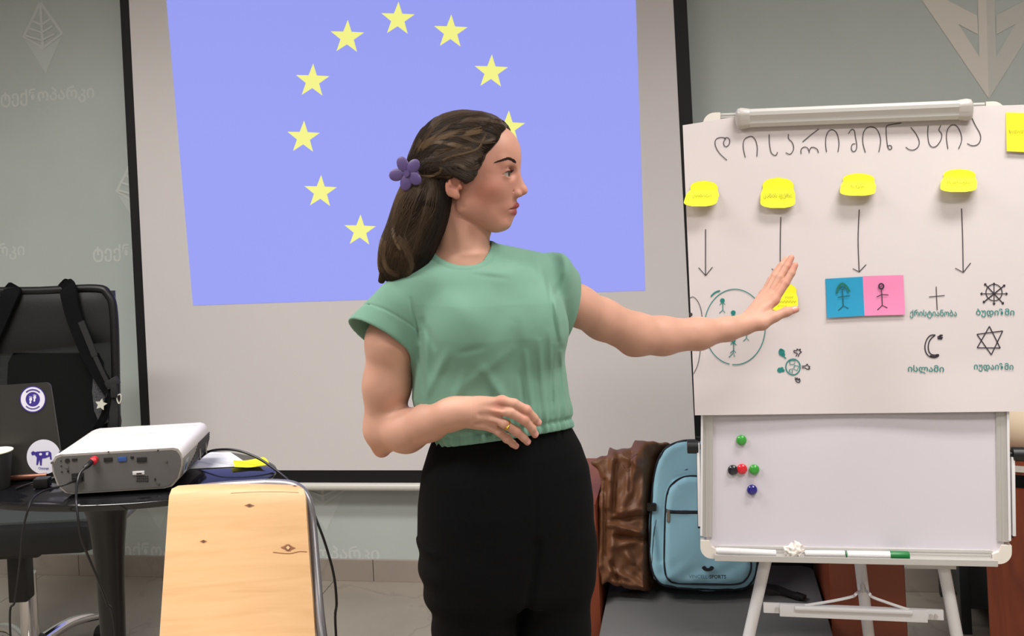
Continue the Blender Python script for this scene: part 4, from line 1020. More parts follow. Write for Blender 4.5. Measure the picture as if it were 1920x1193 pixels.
# ---- paper cup
cp_ = tp(-4, 915); cu = root('paper_cup', 'black paper cup with pale inside at the left edge of the table', 'cup', tuple(cp_))
mb = MB(); n = 40; V = []; pr_ = [(.026, 0), (.0275, .002), (.037, .086), (.0385, .088), (.0375, .0895)]
mb.lathe(cp_, [(.026, 0), (.0272, .002), (.0368, .088)], n).build('cup_wall', mat('black_card', (40, 40, 40), .6), cu)
mi = MB(); V = [];
for (r, h) in [(.0368, .0881), (.0385, .0885), (.0385, .0905), (.0368, .0905), (.034, .0885), (.033, .0882)]:
    for k in range(n): V.append(cp_ + np.array([r * math.cos(6.2832 * k / n), r * math.sin(6.2832 * k / n), h]))
mi.add(V, [(i * n + k, i * n + (k + 1) % n, (i + 1) * n + (k + 1) % n, (i + 1) * n + k) for i in range(5) for k in range(n)]).build('rim', mat('cream_paper', (236, 234, 210), .6), cu)
MB().lathe(cp_, [(.034, .0883), (.0345, .0889)], n).build('inside', mat('cream_paper', (236, 234, 210), .6), cu)

# ================================================================== WOODEN CHAIR
def wood(name, a, b_, c_, sx=1.0, rot=0.0, rough=.42):
    M = bpy.data.materials.new(name); M.use_nodes = True; nt = M.node_tree; b = nt.nodes['Principled BSDF']; N = nt.nodes.new; L = nt.links.new
    tcx = N('ShaderNodeTexCoord'); mp = N('ShaderNodeMapping'); mp.inputs['Scale'].default_value = (1.2 * sx, 1.2 * sx, 14 * sx); mp.inputs['Rotation'].default_value = (0, rot, 0)
    L(tcx.outputs['Object'], mp.inputs[0]); nz = N('ShaderNodeTexNoise'); nz.inputs['Scale'].default_value = 3.0; nz.inputs['Detail'].default_value = 7; nz.inputs['Distortion'].default_value = 1.2
    L(mp.outputs[0], nz.inputs['Vector']); cr = N('ShaderNodeValToRGB'); e = cr.color_ramp.elements
    e[0].position = .25; e[0].color = srgb(*a); e[1].position = .8; e[1].color = srgb(*c_); q = e.new(.5); q.color = srgb(*b_)
    L(nz.outputs[0], cr.inputs[0]); L(cr.outputs[0], b.inputs['Base Color']); b.inputs['Roughness'].default_value = rough
    return M
m_birch = wood('birch_plywood', (216, 170, 120), (225, 181, 131), (231, 190, 141))
chx = root('wooden_chair', 'plywood chair with one-piece bent birch seat and back on a grey tube frame', 'chair', tuple(P(440, 1100, 2.1) * np.array([1, 1, 0])))
# back outline from the photograph at real distance, then the bend into the seat
rows = [  # xl, xr, y, depth
 (352, 545, 909.5, 2.372), (334, 560, 911, 2.352), (322, 569, 917, 2.330), (317, 573, 930, 2.318), (315, 574, 955, 2.305), (312, 577, 1000, 2.283), (308, 581, 1060, 2.255), (304, 586, 1120, 2.228), (300, 590, 1180, 2.20), (297, 594, 1230, 2.175), (292, 600, 1285, 2.14)]
V = []; NI = 16; rowsP = []
for (xl, xr, y, d) in rows:
    d -= .07
    a, b = P(xl, y, d), P(xr, y, d * 1.004); rowsP.append([a * (1 - i / NI) + b * (i / NI) - np.array([0, 0, 0]) + FW * .012 * (1 - (2 * i / NI - 1) ** 2) * (0 if d > 2.32 else 1) for i in range(NI + 1)])
a, b = rowsP[-1][0], rowsP[-1][-1]; Xc = unit((b - a) * np.array([1, 1, 0])); Yc = np.cross(ZN, Xc)   # Yc away from camera
w0 = np.linalg.norm(b - a); mid = (a + b) / 2
for (dy, dz, k) in [(-.020, -.035, 1.02), (-.050, -.060, 1.05), (-.095, -.072, 1.08), (-.18, -.074, 1.12), (-.28, -.066, 1.14), (-.35, -.062, 1.14), (-.375, -.070, 1.12), (-.385, -.085, 1.10)]:
    c = mid + Yc * dy + ZN * dz; rowsP.append([c + Xc * w0 * k * (i / NI - .5) for i in range(NI + 1)])
G = np.array(rowsP)
TH = .010
nrm = np.zeros_like(G)
for j in range(len(G)):
    t1 = G[min(j + 1, len(G) - 1)] - G[max(j - 1, 0)]
    for i in range(NI + 1):
        t2 = G[j][min(i + 1, NI)] - G[j][max(i - 1, 0)]; nrm[j, i] = unit(np.cross(t2, t1[i]))
if nrm[4, 8] @ FW > 0: nrm = -nrm
W_ = NI + 1; nr = len(G)
V = [p for r in G for p in r] + [p for r in (G - nrm * TH) for p in r]; n = nr * W_
Fc = [(j * W_ + i, j * W_ + i + 1, (j + 1) * W_ + i + 1, (j + 1) * W_ + i) for j in range(nr - 1) for i in range(NI)]
Fc += [tuple(k + n for k in f[::-1]) for f in Fc]
rim = [i for i in range(W_)] + [j * W_ + NI for j in range(1, nr)] + [(nr - 1) * W_ + i for i in range(NI - 1, -1, -1)] + [j * W_ for j in range(nr - 2, 0, -1)]
Fc += [(rim[k], rim[(k + 1) % len(rim)], rim[(k + 1) % len(rim)] + n, rim[k] + n) for k in range(len(rim))]
shell = mesh('seat_shell', V, Fc, m_birch, chx, sharp=45)
bm = bmesh.new(); bm.from_mesh(shell.data); bmesh.ops.recalc_face_normals(bm, faces=bm.faces[:]); bm.to_mesh(shell.data); bm.free()
# knots: flat inlaid figure of the veneer
m_knot = mat('knot_brown', (150, 96, 62), .5); m_knot2 = mat('knot_dark', (104, 62, 42), .5); m_kl = mat('knot_ring', (226, 186, 138), .5); m_gl = mat('grain_line', (205, 160, 112), .5)
def chp(x, y, off=.0006):
    ds = np.interp(y, [r[2] for r in rows], [r[3] for r in rows]); xl = np.interp(y, [r[2] for r in rows], [r[0] for r in rows]); xr = np.interp(y, [r[2] for r in rows], [r[1] for r in rows])
    u = (x - xl) / (xr - xl); j = np.interp(y, [r[2] for r in rows], range(len(rows))); j0 = min(int(j), len(rows) - 2); t = j - j0
    i = min(max(u, 0), 1) * NI; i0 = min(int(i), NI - 1); s = i - i0
    p = (G[j0, i0] * (1 - s) + G[j0, i0 + 1] * s) * (1 - t) + (G[j0 + 1, i0] * (1 - s) + G[j0 + 1, i0 + 1] * s) * t
    return p + nrm[j0, i0] * off
def lens_(x, y, rx, ry, mt, off, name='wood_knot'):
    q = [chp(x - rx, y, off), chp(x - rx * .5, y - ry * .45, off), chp(x - rx * .2, y - ry, off), chp(x + rx * .2, y - ry, off), chp(x + rx * .5, y - ry * .45, off), chp(x + rx, y, off), chp(x + rx * .5, y + ry * .45, off), chp(x + rx * .2, y + ry, off), chp(x - rx * .2, y + ry, off), chp(x - rx * .5, y + ry * .45, off)]
    MB().add([chp(x, y, off)] + q, [(0, 1 + k, 1 + (k + 1) % 10) for k in range(10)]).build(name, mt, shell, smooth=False)
for (x, y, rx, ry) in [(465, 951.5, 10, 3.0), (379, 1018.5, 7, 2.6), (539, 1029.5, 15, 6.2)]:
    lens_(x, y, rx, ry, m_knot, .0009); lens_(x, y, rx * .45, ry * .8, m_knot2, .0012)
lens_(539, 1029.5, 4.6, 3.6, m_kl, .0015)
def grain(pts, wd=.0011, mt=m_gl):
    mb = MB(); ink(mb, [chp(x, y, .0008) for x, y in pts], wd, -FW, 6); mb.build('wood_grain', mt, shell, smooth=False)
grain([(510, 1039), (530, 1040.5), (545, 1040), (560, 1036), (576, 1035.5)], .0015, m_knot)
grain([(430, 929), (470, 926.5), (520, 925), (560, 925)]); 
lens_(552, 912.5, 5, 1.2, m_knot, .0012)
# tube frame
m_tube = mat('grey_tube', (150, 148, 152), .35, metal=.6)
fb = lambda x, y, d: P(x, y, d - .07)
def sidetube(pts): MB().tube(pts, .0105, 14, 6).build('frame_tube', m_tube, chx)
rt = [fb(500, 907, 2.388), fb(540, 909, 2.386), fb(563, 918, 2.378), fb(578, 942, 2.365), fb(585, 985, 2.345), fb(592, 1070, 2.29), fb(604, 1193, 2.215)]
dn = unit(rt[-1] - rt[-2])
seat_r = mid + Xc * (w0 * .58) + ZN * -.09; seat_l = mid - Xc * (w0 * .58) + ZN * -.09
ftr = seat_r - Yc * .33
lt2 = [fb(500, 907, 2.388), fb(420, 912, 2.388), fb(365, 919, 2.385), fb(345, 930, 2.378), fb(338, 955, 2.365), fb(333, 985, 2.345), fb(328, 1070, 2.29), fb(323, 1193, 2.215)]
foot_br = np.array([*(seat_r + Yc * .10)[:2], .011]); foot_bl = np.array([*(seat_l + Yc * .10)[:2], .011])
sidetube(rt + [seat_r + Yc * .02, seat_r - Yc * .06, ftr, ftr - Yc * .03 + ZN * -.03, np.array([*(ftr - Yc * .05)[:2], .011])])
ftl = seat_l - Yc * .33
sidetube(lt2 + [seat_l + Yc * .02, seat_l - Yc * .06, ftl, ftl - Yc * .03 + ZN * -.03, np.array([*(ftl - Yc * .05)[:2], .011])])
for (s_, f_) in ((seat_r, foot_br), (seat_l, foot_bl)): MB().tube([s_ - Yc * .08, f_], .0105, 14, 0).build('rear_leg', m_tube, chx)
MB().tube([seat_l - Yc * .08, seat_r - Yc * .08], .009, 12, 0).build('cross_tube', m_tube, chx)
MB().tube([ftl, ftr], .009, 12, 0).build('cross_tube', m_tube, chx)

# ================================================================== OFFICE CHAIR
m_of = mat('black_leatherette', (19, 20, 21), .5, bump=.1, bscale=200); m_ofs = mat('black_frame', (12, 12, 13), .45)
m_mesh = mat('seat_mesh', (26, 28, 28), .9, alpha=.75, spec=.1)
m_chrome = mat('chrome', (225, 222, 222), .12, metal=1.0)
oc = P(52, 1100, 3.22) * np.array([1, 1, 0]); och = root('office_chair', 'black high-back office chair with mesh back and chrome column behind the table', 'office chair', tuple(oc))
Xo = RT * np.array([1, 1, 0]); Xo = unit(Xo); Yo = np.cross(ZN, Xo)
DB = 3.42
def ob(x, y, o=0.0): 
    c = P(75, 700, DB); N_ = -Yo + ZN * .10; return hit(x, y, c + unit(N_) * o, unit(N_))
ON = unit(-Yo + ZN * .10)
fr_pts = [(-62, 905), (-66, 700), (-60, 585), (-48, 556), (-20, 547), (75, 545.5), (178, 541), (202, 552), (213, 585), (217, 700), (219, 905)]
MB().tube([ob(*p) for p in fr_pts], .014, 10, 6).build('back_frame', m_ofs, och)
def obslab(pts, o, th, name, material, ny_=10, bulge=0.012):
    """soft panel: quad corners (tl, tr, br, bl) in the back plane"""
    V = []; nx_ = 16
    tl, tr, br, bl = [np.array(p, float) for p in pts]
    for j in range(ny_ + 1):
        for i in range(nx_ + 1):
            u, v = i / nx_, j / ny_; q = (tl * (1 - u) + tr * u) * (1 - v) + (bl * (1 - u) + br * u) * v
            V.append(ob(q[0], q[1], o + bulge * (1 - (2 * u - 1) ** 4) * (1 - (2 * v - 1) ** 4)))
    n = len(V); W2 = nx_ + 1; Fc = [(j * W2 + i, (j + 1) * W2 + i, (j + 1) * W2 + i + 1, j * W2 + i + 1) for j in range(ny_) for i in range(nx_)]
    Fc += [tuple(k + n for k in f[::-1]) for f in Fc]
    rim = [i for i in range(W2)] + [j * W2 + nx_ for j in range(1, ny_ + 1)] + [ny_ * W2 + i for i in range(nx_ - 1, -1, -1)] + [j * W2 for j in range(ny_ - 1, 0, -1)]
    Fc += [(rim[k], rim[k] + n, rim[(k + 1) % len(rim)] + n, rim[(k + 1) % len(rim)]) for k in range(len(rim))]
    return mesh(name, V + [p - ON * th for p in V], Fc, material, och)
obslab([(-58, 549), (212, 545), (216, 640), (-64, 672)], .004, .02, 'headrest_panel', m_of)
obslab([(-62, 660), (216, 640), (218, 900), (-60, 905)], -.004, .002, 'back_mesh', m_mesh, bulge=.004)
# seat
sc_ = oc + np.array([0, 0, .50]) + Xo * .045
mb = MB(); mb.bx(sc_, (.25, .23, .045), Xo, Yo, ZN, bev=.03); mb.build('seat', m_of, och)
MB().bx(sc_ + ZN * .045 , (.235, .2, .008), Xo, Yo, ZN, bev=.006).build('seat_mesh_pad', mat('grey_mesh_fabric', (58, 62, 62), .9), och)
MB().bx(oc + ZN * .43, (.09, .11, .018), Xo, Yo, ZN, bev=.008).build('mechanism', m_ofs, och)
MB().tube([oc + Xo * .09 + ZN * .43, oc + Xo * .16 + ZN * .44 - Yo * .1], .006, 8, 0).build('tilt_lever', m_ofs, och)
MB().bx(oc + ZN * .335 - Yo * .04, (.028, .028, .07), Xo, Yo, ZN, bev=.006).build('column_sleeve', m_ofs, och)
MB().tube([oc + ZN * .10, oc + ZN * .33], .026, 24, 0).build('gas_column', m_chrome, och)
MB().tube([oc + ZN * .30, oc + ZN * .44], .014, 20, 0).build('piston', m_chrome, och)
MB().lathe(oc, [(.05, .07), (.06, .10), (.045, .125), (.03, .13)], 24).build('base_hub', m_ofs, och)
for k in range(5):
    a = math.radians(-8 + 72 * k); D_ = Xo * math.cos(a) + Yo * math.sin(a)
    lg = MB().tube([oc + ZN * .10 + D_ * .03, oc + ZN * .115 + D_ * .15, oc + ZN * .085 + D_ * .29], [.022, .017, .013], 12, 5).build('base_arm', m_chrome, och)
    cpt = oc + D_ * .28; MB().tube([cpt + ZN * .026 - np.cross(ZN, D_) * .018, cpt + ZN * .026 + np.cross(ZN, D_) * .018], .026, 18, 0).build('castor', m_ofs, och)
    MB().tube([cpt + ZN * .03, cpt + ZN * .085], .006, 8, 0).build('castor_stem', m_ofs, och)
mb = MB()
mb.tube([sc_ + Xo * .262 + ZN * .0 - Yo * .05, sc_ + Xo * .262 + ZN * .0 + Yo * .06], .02, 10, 0)
mb.build('arm_bracket', mat('grey_plastic', (110, 112, 114), .5), och)
for s_ in (-1, 1): MB().tube([oc + ZN * .46 + Yo * .12 + Xo * s_ * .07, oc + ZN * .50 + Yo * .23 + Xo * s_ * .07, ob(75 + s_ * 45, 905) + Yo * .02], .012, 10, 5).build('back_support', m_ofs, och)
# ---- black backpack strapped round the chair back
m_nyl = mat('black_nylon', (11, 11, 13), .85, spec=.15, bump=.1, bscale=400); m_web = mat('charcoal_webbing', (30, 31, 33), .7)
bpk = root('backpack', 'black backpack hung behind the office chair with its shoulder straps over the chair back', 'backpack', tuple(ob(105, 900, -.1)))
mb = MB(); rngs = []
cen = [(105, 662), (105, 680), (106, 740), (107, 800), (108, 860), (108, 885)]
hw = [80, 90, 94, 95, 94, 86]; dp = [.05, .075, .095, .10, .10, .07]
V = []; n = 24
for (c_, h_, d_) in zip(cen, hw, dp):
    for k in range(n):
        t = 2 * math.pi * k / n; ct, st = math.cos(t), math.sin(t); f_ = lambda z: math.copysign(abs(z) ** .55, z)
        V.append(ob(c_[0] + h_ * f_(ct), c_[1], -.03 - d_ + d_ * f_(st)))
L_ = len(cen)
mb.add(V, [(i * n + k, i * n + (k + 1) % n, (i + 1) * n + (k + 1) % n, (i + 1) * n + k) for i in range(L_ - 1) for k in range(n)] + [tuple(range(n)), tuple((L_ - 1) * n + k for k in range(n))])
mb.build('bag_body', m_nyl, bpk)
def strap(pts, wd, name, material, th=.007):
    pts = spline(pts, 7); V = []; Fc = []
    for i, p in enumerate(pts):
        T = unit(pts[min(i + 1, len(pts) - 1)] - pts[max(i - 1, 0)]); w_ = wd[0] + (wd[1] - wd[0]) * i / (len(pts) - 1)
        S = unit(np.cross(ON, T)) if abs(np.dot(T, ON)) < .9 else Xo
        S = unit(S if np.dot(S, Xo) > 0 else -S); Nn = unit(np.cross(S, T)); 
        for a, b in ((-1, 0), (-.9, 1), (.9, 1), (1, 0), (.9, -1), (-.9, -1)): V.append(p + S * a * w_ / 2 + Nn * b * th)
    for i in range(len(pts) - 1):
        for k in range(6): Fc.append((i * 6 + k, i * 6 + (k + 1) % 6, (i + 1) * 6 + (k + 1) % 6, (i + 1) * 6 + k))
    Fc += [tuple(range(6)), tuple((len(pts) - 1) * 6 + k for k in range(6))]
    return MB().add(V, Fc).build(name, material, bpk)
strap([ob(122, 640, -.06), ob(121, 560, -.045), ob(126, 541, -.01), ob(128, 545, .028), ob(138, 590, .034), ob(160, 650, .034), ob(185, 700, .034), ob(207, 735, .03)], (.072, .042), 'shoulder_strap', m_nyl)
strap([ob(20, 640, -.06), ob(19, 565, -.045), ob(24, 547, -.01), ob(20, 552, .028), ob(0, 600, .034), ob(-25, 660, .034), ob(-45, 720, .03), ob(-56, 740, .03)], (.074, .044), 'shoulder_strap', m_nyl)
strap([ob(152, 603, .044), ob(165, 635, .044), ob(178, 668, .044)], (.022, .020), 'strap_pad', m_web, .003)
strap([ob(178, 668, .044), ob(192, 698, .044), ob(207, 728, .042)], (.015, .014), 'webbing', m_web, .002)
strap([ob(163, 640, .043), ob(190, 690, .043), ob(214, 722, .036), ob(222, 716, .03)], (.010, .010), 'webbing', m_nyl, .002)
strap([ob(205, 728, .042), ob(198, 770, .036), ob(185, 800, .02), ob(176, 812, -.02)], (.018, .03), 'webbing', m_nyl, .002)
strap([ob(213, 722, .036), ob(214, 760, .034), ob(213, 800, .03), ob(212, 840, .0)], (.030, .030), 'webbing', m_web, .002)
MB().bx(ob(211, 718, .044), (.022, .008, .014), unit(ob(220, 712) - ob(200, 724)), ON, np.cross(unit(ob(220, 712) - ob(200, 724)), ON), bev=.004).build('buckle', m_web, bpk)
MB().bx(ob(214, 733, .044), (.010, .007, .022), Xo, ON, ZN, bev=.003).build('buckle', m_web, bpk)
mb = MB(); q = [ob(x, y, .018) for x, y in [(176, 705), (190, 715), (202, 735), (205, 790), (190, 800), (178, 770), (174, 735)]]; mb.poly(q, ON * .006); mb.build('mesh_pocket', mat('pocket_mesh', (84, 84, 88), .8, rgb2=(40, 40, 44), vscale=300), bpk)
# star keyring and carabiner
kr = root('star_keyring', 'small pale star charm hanging from the black backpack strap', 'keyring', tuple(ob(190, 768, .05)))
pts = []
for k in range(10):
    a = math.radians(-80 + 36 * k); r = 11.5 if k % 2 == 0 else 5.8; pts.append(ob(190 + r * math.cos(a), 758.5 + r * math.sin(a), .048))
MB().poly(pts, ON * .004).build('charm', mat('pale_plastic', (214, 212, 200), .4), kr, sharp=60)
MB().tube([ob(194, 749, .05), ob(199, 744, .05), ob(200, 738, .048)], .0015, 6, 4).build('cord', m_web, kr)
ca_ = root('carabiner', 'small white clip on the right edge of the black backpack strap', 'clip', tuple(ob(223, 758, .036)))
MB().tube([ob(220, 742, .04), ob(226, 740, .04), ob(227, 750, .04), ob(223, 757, .04), ob(219, 748, .04), ob(220, 742, .04)], .0022, 8, 4).build('clip_ring', mat('pale_plastic', (214, 212, 200), .4), ca_)
MB().tube([ob(223, 757, .04), ob(225, 775, .04), ob(227, 790, .038), ob(225, 806, .03)], .0016, 6, 5).build('cord', m_web, ca_)
# ================================================================== WHITEBOARD EASEL
BL = math.radians(3.8)
BN = np.array([0, -math.cos(BL), math.sin(BL)])
B0 = np.array([0, 2.458, 1.13])
def bp(x, y, off=0.0): return hit(x, y, B0 + BN * off, BN)
m_cream = mat('cream_plastic', (232, 225, 216), 0.4)
m_wbs = mat('whiteboard_enamel', (221, 215, 225), 0.28, coat=0.2)
m_wht = mat('white_paint_metal', (232, 230, 232), 0.35)
m_blk = mat('black_plastic', (22, 22, 24), 0.4)
ez = root('whiteboard_easel', 'white magnetic whiteboard on a three-legged easel with aluminium frame', 'whiteboard', (0.32, 2.48, 0))
TL, TR_, BLc, BRc = bp(1318, 213), bp(1882, 190), bp(1313, 1045), bp(1895, 1056)
def bq(u, v, off=0.0):
    p = (TL * (1 - u) + TR_ * u) * v + (BLc * (1 - u) + BRc * u) * (1 - v); return p + BN * off
BXd, BYd = unit(bq(1, .5) - bq(0, .5)), unit(bq(.5, 1) - bq(.5, 0))
# panel
mb = MB(); mb.poly([bq(.02, .02), bq(.98, .02), bq(.98, .98), bq(.02, .98)], -BN * .012)
mb.build('board_panel', m_wbs, ez, smooth=False)
def rail(a, b, wd, name='frame_rail', material=m_alu, side=None, th=.020):
    a, b = np.array(a), np.array(b); T = unit(b - a); S = np.cross(BN, T); mb = MB(); c = (a + b) / 2 - BN * .004
    mb.bx(c, (np.linalg.norm(b - a) / 2, wd / 2, th / 2), T, S, BN, bev=.003)
    for k in (-.25, .05, .3): mb.bx(c + S * wd * k + BN * (th / 2), (np.linalg.norm(b - a) / 2 - .002, .0012, .0008), T, S, BN)
    mb.build(name, material, ez)
e = .022
rail(bq(e, .045), bq(e, .955), .026); rail(bq(1 - e, .045), bq(1 - e, .955), .026)
rail(bq(.06, 1 - .013), bq(.94, 1 - .013), .024)
rail(bq(.06, .016), bq(.94, .016), .024)
mb = MB()
for (u0, u1) in ((0.0, 0), (1.0, 0)): pass
for sx_ in (0, 1):
    a, b = bq(sx_ * (1 - .006) + (1 - sx_) * .003, .05), bq(sx_ * (1 - .006) + (1 - sx_) * .003, .95)
    MB().bx((a + b) / 2, (.0025, np.linalg.norm(b - a) / 2, .012), BXd, unit(b - a), BN).build('frame_edge', m_wht, ez, smooth=False)
# rounded corner pieces
def corner(u, v):
    su = 1 if u == 0 else -1; sv = 1 if v == 0 else -1
    o = bq(u, v); X = BXd * su; Y = BYd * sv; pts = []; R_ = .026; L_ = .040; W_ = .020
    for k in range(9):
        a = math.pi + k * math.pi / 16; pts.append(o + X * (R_ + R_ * math.cos(a)) + Y * (R_ + R_ * math.sin(a)))
    pts += [o + X * L_, o + X * L_ + Y * W_, o + X * W_ * 1.3 + Y * W_ * 1.3, o + X * W_ + Y * L_, o + Y * L_]
    MB().poly([p - BN * .014 for p in pts], BN * .024).build('corner_cap', m_cream, ez)
for u in (0, 1):
    for v in (0, 1): corner(u, v)
# pen tray
a, b = bp(1340, 1037, .02), bp(1865, 1047, .02)
T = unit(b - a); mb = MB(); c = (a + b) / 2
mb.bx(c - BYd * .008, (np.linalg.norm(b - a) / 2, .0035, .024), T, BYd, BN, bev=.001); mb.bx(c - BYd * .004 + BN * .024, (np.linalg.norm(b - a) / 2, .006, .0016), T, BYd, BN)
mb.bx(c + BYd * .0 - BN * .018, (np.linalg.norm(b - a) / 2, .010, .0016), T, BYd, BN)
mb.build('pen_tray', m_alu, ez)
# paper clamp
ca, cb = bp(1387, 222, .022), bp(1815, 205, .022); T = unit(cb - ca); S = np.cross(BN, T); cl = ez
mb = MB(); Lh = np.linalg.norm(cb - ca) / 2; c = (ca + cb) / 2
prof = [(-.022, -.004), (-.022, .006), (-.014, .012), (-.006, .013), (.004, .019), (.012, .019), (.019, .013), (.021, .002), (.021, -.004)]
V = []; n_ = len(prof)
for sgn in (-1, 1):
    for (u, v) in prof: V.append(c + T * (Lh - .012) * sgn + S * u + BN * v)
mb.add(V, [(i, (i + 1) % n_, n_ + (i + 1) % n_, n_ + i) for i in range(n_)] + [tuple(range(n_)), tuple(range(n_, 2 * n_))])
clamp = mb.build('paper_clamp', m_alu, ez, sharp=25)
m_clr = mat('translucent_grey_plastic', (196, 190, 186), 0.2)
for sgn in (-1, 1):
    mb = MB(); V = []
    for (t, k) in [(Lh - .022, 1.0), (Lh - .004, 1.12), (Lh + .004, 1.05), (Lh + .008, .8), (Lh + .010, .45)]:
        for (u, v) in prof: V.append(c + T * t * sgn + S * u * k * 1.03 + BN * (v * k * 1.03))
    n5 = 5
    mb.add(V, [(j * n_ + i, j * n_ + (i + 1) % n_, (j + 1) * n_ + (i + 1) % n_, (j + 1) * n_ + i) for j in range(n5 - 1) for i in range(n_)] + [tuple(range(n_)), tuple((n5 - 1) * n_ + i for i in range(n_))])
    o = mb.build('clamp_end_cap', m_clr, ez, sharp=60); 
    o.parent = clamp; o.location = (0, 0, 0)
# side arms and knobs
def knob(x, y, sd):
    p = bp(x, y, .0)
    MB().tube([p - BXd * .013, p - BXd * .012, p + BXd * .012, p + BXd * .013], [.0125, .0155, .0155, .0125], 18, 0).build('knob', m_blk, ez)
    MB().tube([p + BXd * sd * .01, p + BXd * sd * .03], .006, 10, 0).build('knob_shaft', m_blk, ez)
knob(1299, 838, 1); knob(1909, 852, -1)
for (xa, ya, xb, yb) in [(1309, 830, 1312, 985), (1897, 856, 1899, 1003)]:
    a, b = bp(xa, ya, -.002), bp(xb, yb, -.002); c = (a + b) / 2
    MB().bx(c, (.0035, np.linalg.norm(b - a) / 2, .012), BXd, unit(a - b), BN, bev=.001).build('side_arm', m_wht, ez)
    MB().bx(c - BN * .014 , (.0045, np.linalg.norm(b - a) / 2 + .01, .004), BXd, unit(a - b), BN).build('side_track', m_blk, ez, smooth=False)
# legs
def lp(x, y): return hit(x, y, B0 - BN * .03, BN)
hub = lp(1628, 260)
def leg(x1, y1, x2, y2, r):
    a, b = lp(x1, y1), lp(x2, y2); d = unit(b - a); foot = a + d * ((.012 - a[2]) / d[2])
    top = a - d * .82
    MB().tube([top, foot], r, 14, 0).build('leg', m_wht, ez)
    MB().tube([foot + np.array([0, 0, -.012]), foot + np.array([0, 0, .03])], r * 1.2, 14, 0).build('rubber_foot', m_blk, ez)
    return a, b, foot, top
LA = leg(1436, 1050, 1404, 1193, .0135); LB_ = leg(1767, 1052, 1794, 1193, .0135)
# rear leg
a = P(1597, 950, 2.50); foot = None
p1, p2 = P(1612, 1050, 2.47), P(1629, 1193, 2.50); d = unit(p2 - p1); foot = p1 + d * ((.012 - p1[2]) / d[2]); top = p1 - d * .40
MB().tube([top, foot], .0135, 14, 0).build('leg', m_wht, ez)
MB().tube([foot + np.array([0, 0, -.012]), foot + np.array([0, 0, .03])], .016, 14, 0).build('rubber_foot', m_blk, ez)
MB().bx((LA[3] + LB_[3]) / 2 + np.array([0, 0, -.02]), (.10, .012, .03), bev=.004).build('hub', m_wht, ez)
# cross bar with sliding sleeve and wire stays
a, b = lp(1431, 1138) + BN * .004, lp(1768, 1152) + BN * .004; T = unit(b - a); S = np.cross(BN, T)
MB().bx((a + b) / 2, (np.linalg.norm(b - a) / 2, .011, .004), T, S, BN, bev=.001).build('cross_bar', m_wht, ez)
a2, b2 = lp(1461, 1142) + BN * .009, lp(1737, 1152) + BN * .009
sl = MB().bx((a2 + b2) / 2, (np.linalg.norm(b2 - a2) / 2, .0135, .004), T, S, BN, bev=.001).build('cross_bar_sleeve', m_wht, ez)
a3, b3 = lp(1489, 1136) + BN * .015, lp(1708, 1144) + BN * .015
MB().tube([a3, b3], .006, 10, 0).build('stay_rod', m_wht, ez)
rr = lp(1619, 1108) - BN * .0
MB().tube([lp(1508, 1132) + BN * .013, lp(1560, 1125) + BN * .008, lp(1598, 1119), lp(1606, 1113), P(1616, 1107, 2.475)], .0033, 8, 5).build('stay_wire', m_wht, ez)
MB().tube([lp(1702, 1140) + BN * .013, lp(1668, 1130) + BN * .008, lp(1636, 1120), lp(1630, 1113), P(1622, 1107, 2.475)], .0033, 8, 5).build('stay_wire', m_wht, ez)
MB().tube([P(1617, 1096, 2.46), P(1619, 1110, 2.46)], .006, 10, 0).build('pivot', m_alu, ez)
for (x, y) in [(1456, 1139), (1753, 1152), (1744, 1152)]: p = lp(x, y) + BN * .012; MB().tube([p - BN * .006, p + BN * .004], .0038, 10, 0).build('bolt', m_alu, ez)
MB().poly([bp(1700, 1050, -.012), bp(1793, 1054, -.012), bp(1793, 1068, -.012), bp(1700, 1066, -.012)], -BN * .003).build('hanging_bracket', m_alu, ez, smooth=False)

# ------------------------------------------------------------------ sheets of paper on the board
m_pap = mat('flip_paper', (220, 211, 212), 0.8, var=0.02, vscale=5)
m_pap2 = mat('flip_paper_back', (231, 224, 224), 0.8)
nx, ny = 40, 26
def puv(u, v):
    xt = 1280 + 682 * u; xb = 1303 + 672 * u
    yt = 235 - 22 * min(1, u / .2) - 18 * max(0, u - .2) / .8; yb = 779 - 8 * u
    return xt * (1 - v) + xb * v, yt * (1 - v) + yb * v
def plift(u, v):
    u, v = min(max(u, 0), 1), min(max(v, 0), 1)
    return .0016 * math.sin(3.1 * v) + .12 * max(0, .10 - u) ** 1.3 + .006 * max(0, v - .85) / .15 * (0.5 + .5 * math.sin(u * 9 + .6)) + .0012 * math.sin(u * 7 + v * 3)
def paper_grid(px, z0=.0130):
    V = [bp(*puv(i / nx, j / ny), z0 + plift(i / nx, j / ny)) for j in range(ny + 1) for i in range(nx + 1)]
    Fc = [(j * (nx + 1) + i, j * (nx + 1) + i + 1, (j + 1) * (nx + 1) + i + 1, (j + 1) * (nx + 1) + i) for j in range(ny) for i in range(nx)]
    n = len(V); V2 = [p - BN * .0005 for p in V]
    return V + V2, [f[::-1] for f in Fc] + [tuple(k + n for k in f) for f in Fc]
pr = root('flip_chart_paper', 'large white paper sheet with handwritten heading, arrows and drawn symbols, clamped over the whiteboard', 'paper', tuple(bp(1600, 778, .008)))
V, Fc = paper_grid(0); mesh('sheet', V, Fc, m_pap, pr)
def ip(x, y):
    u, v = (x - 1285) / 680, (y - 225) / 550
    for _ in range(4):
        a, b = puv(u, v); u += (x - a) / 676; v += (y - b) / 555
    return bp(x, y, .0139 + plift(u, v))
def z3(l): return [ip(1260 + a / 2.909, 170 + b / 2.909) for a, b in l]
def z4(l): return [ip(1260 + a / 2.909, 460 + b / 2.909) for a, b in l]
def z6(l): return [ip(1540 + a / 5.053, 500 + b / 5.053) for a, b in l]
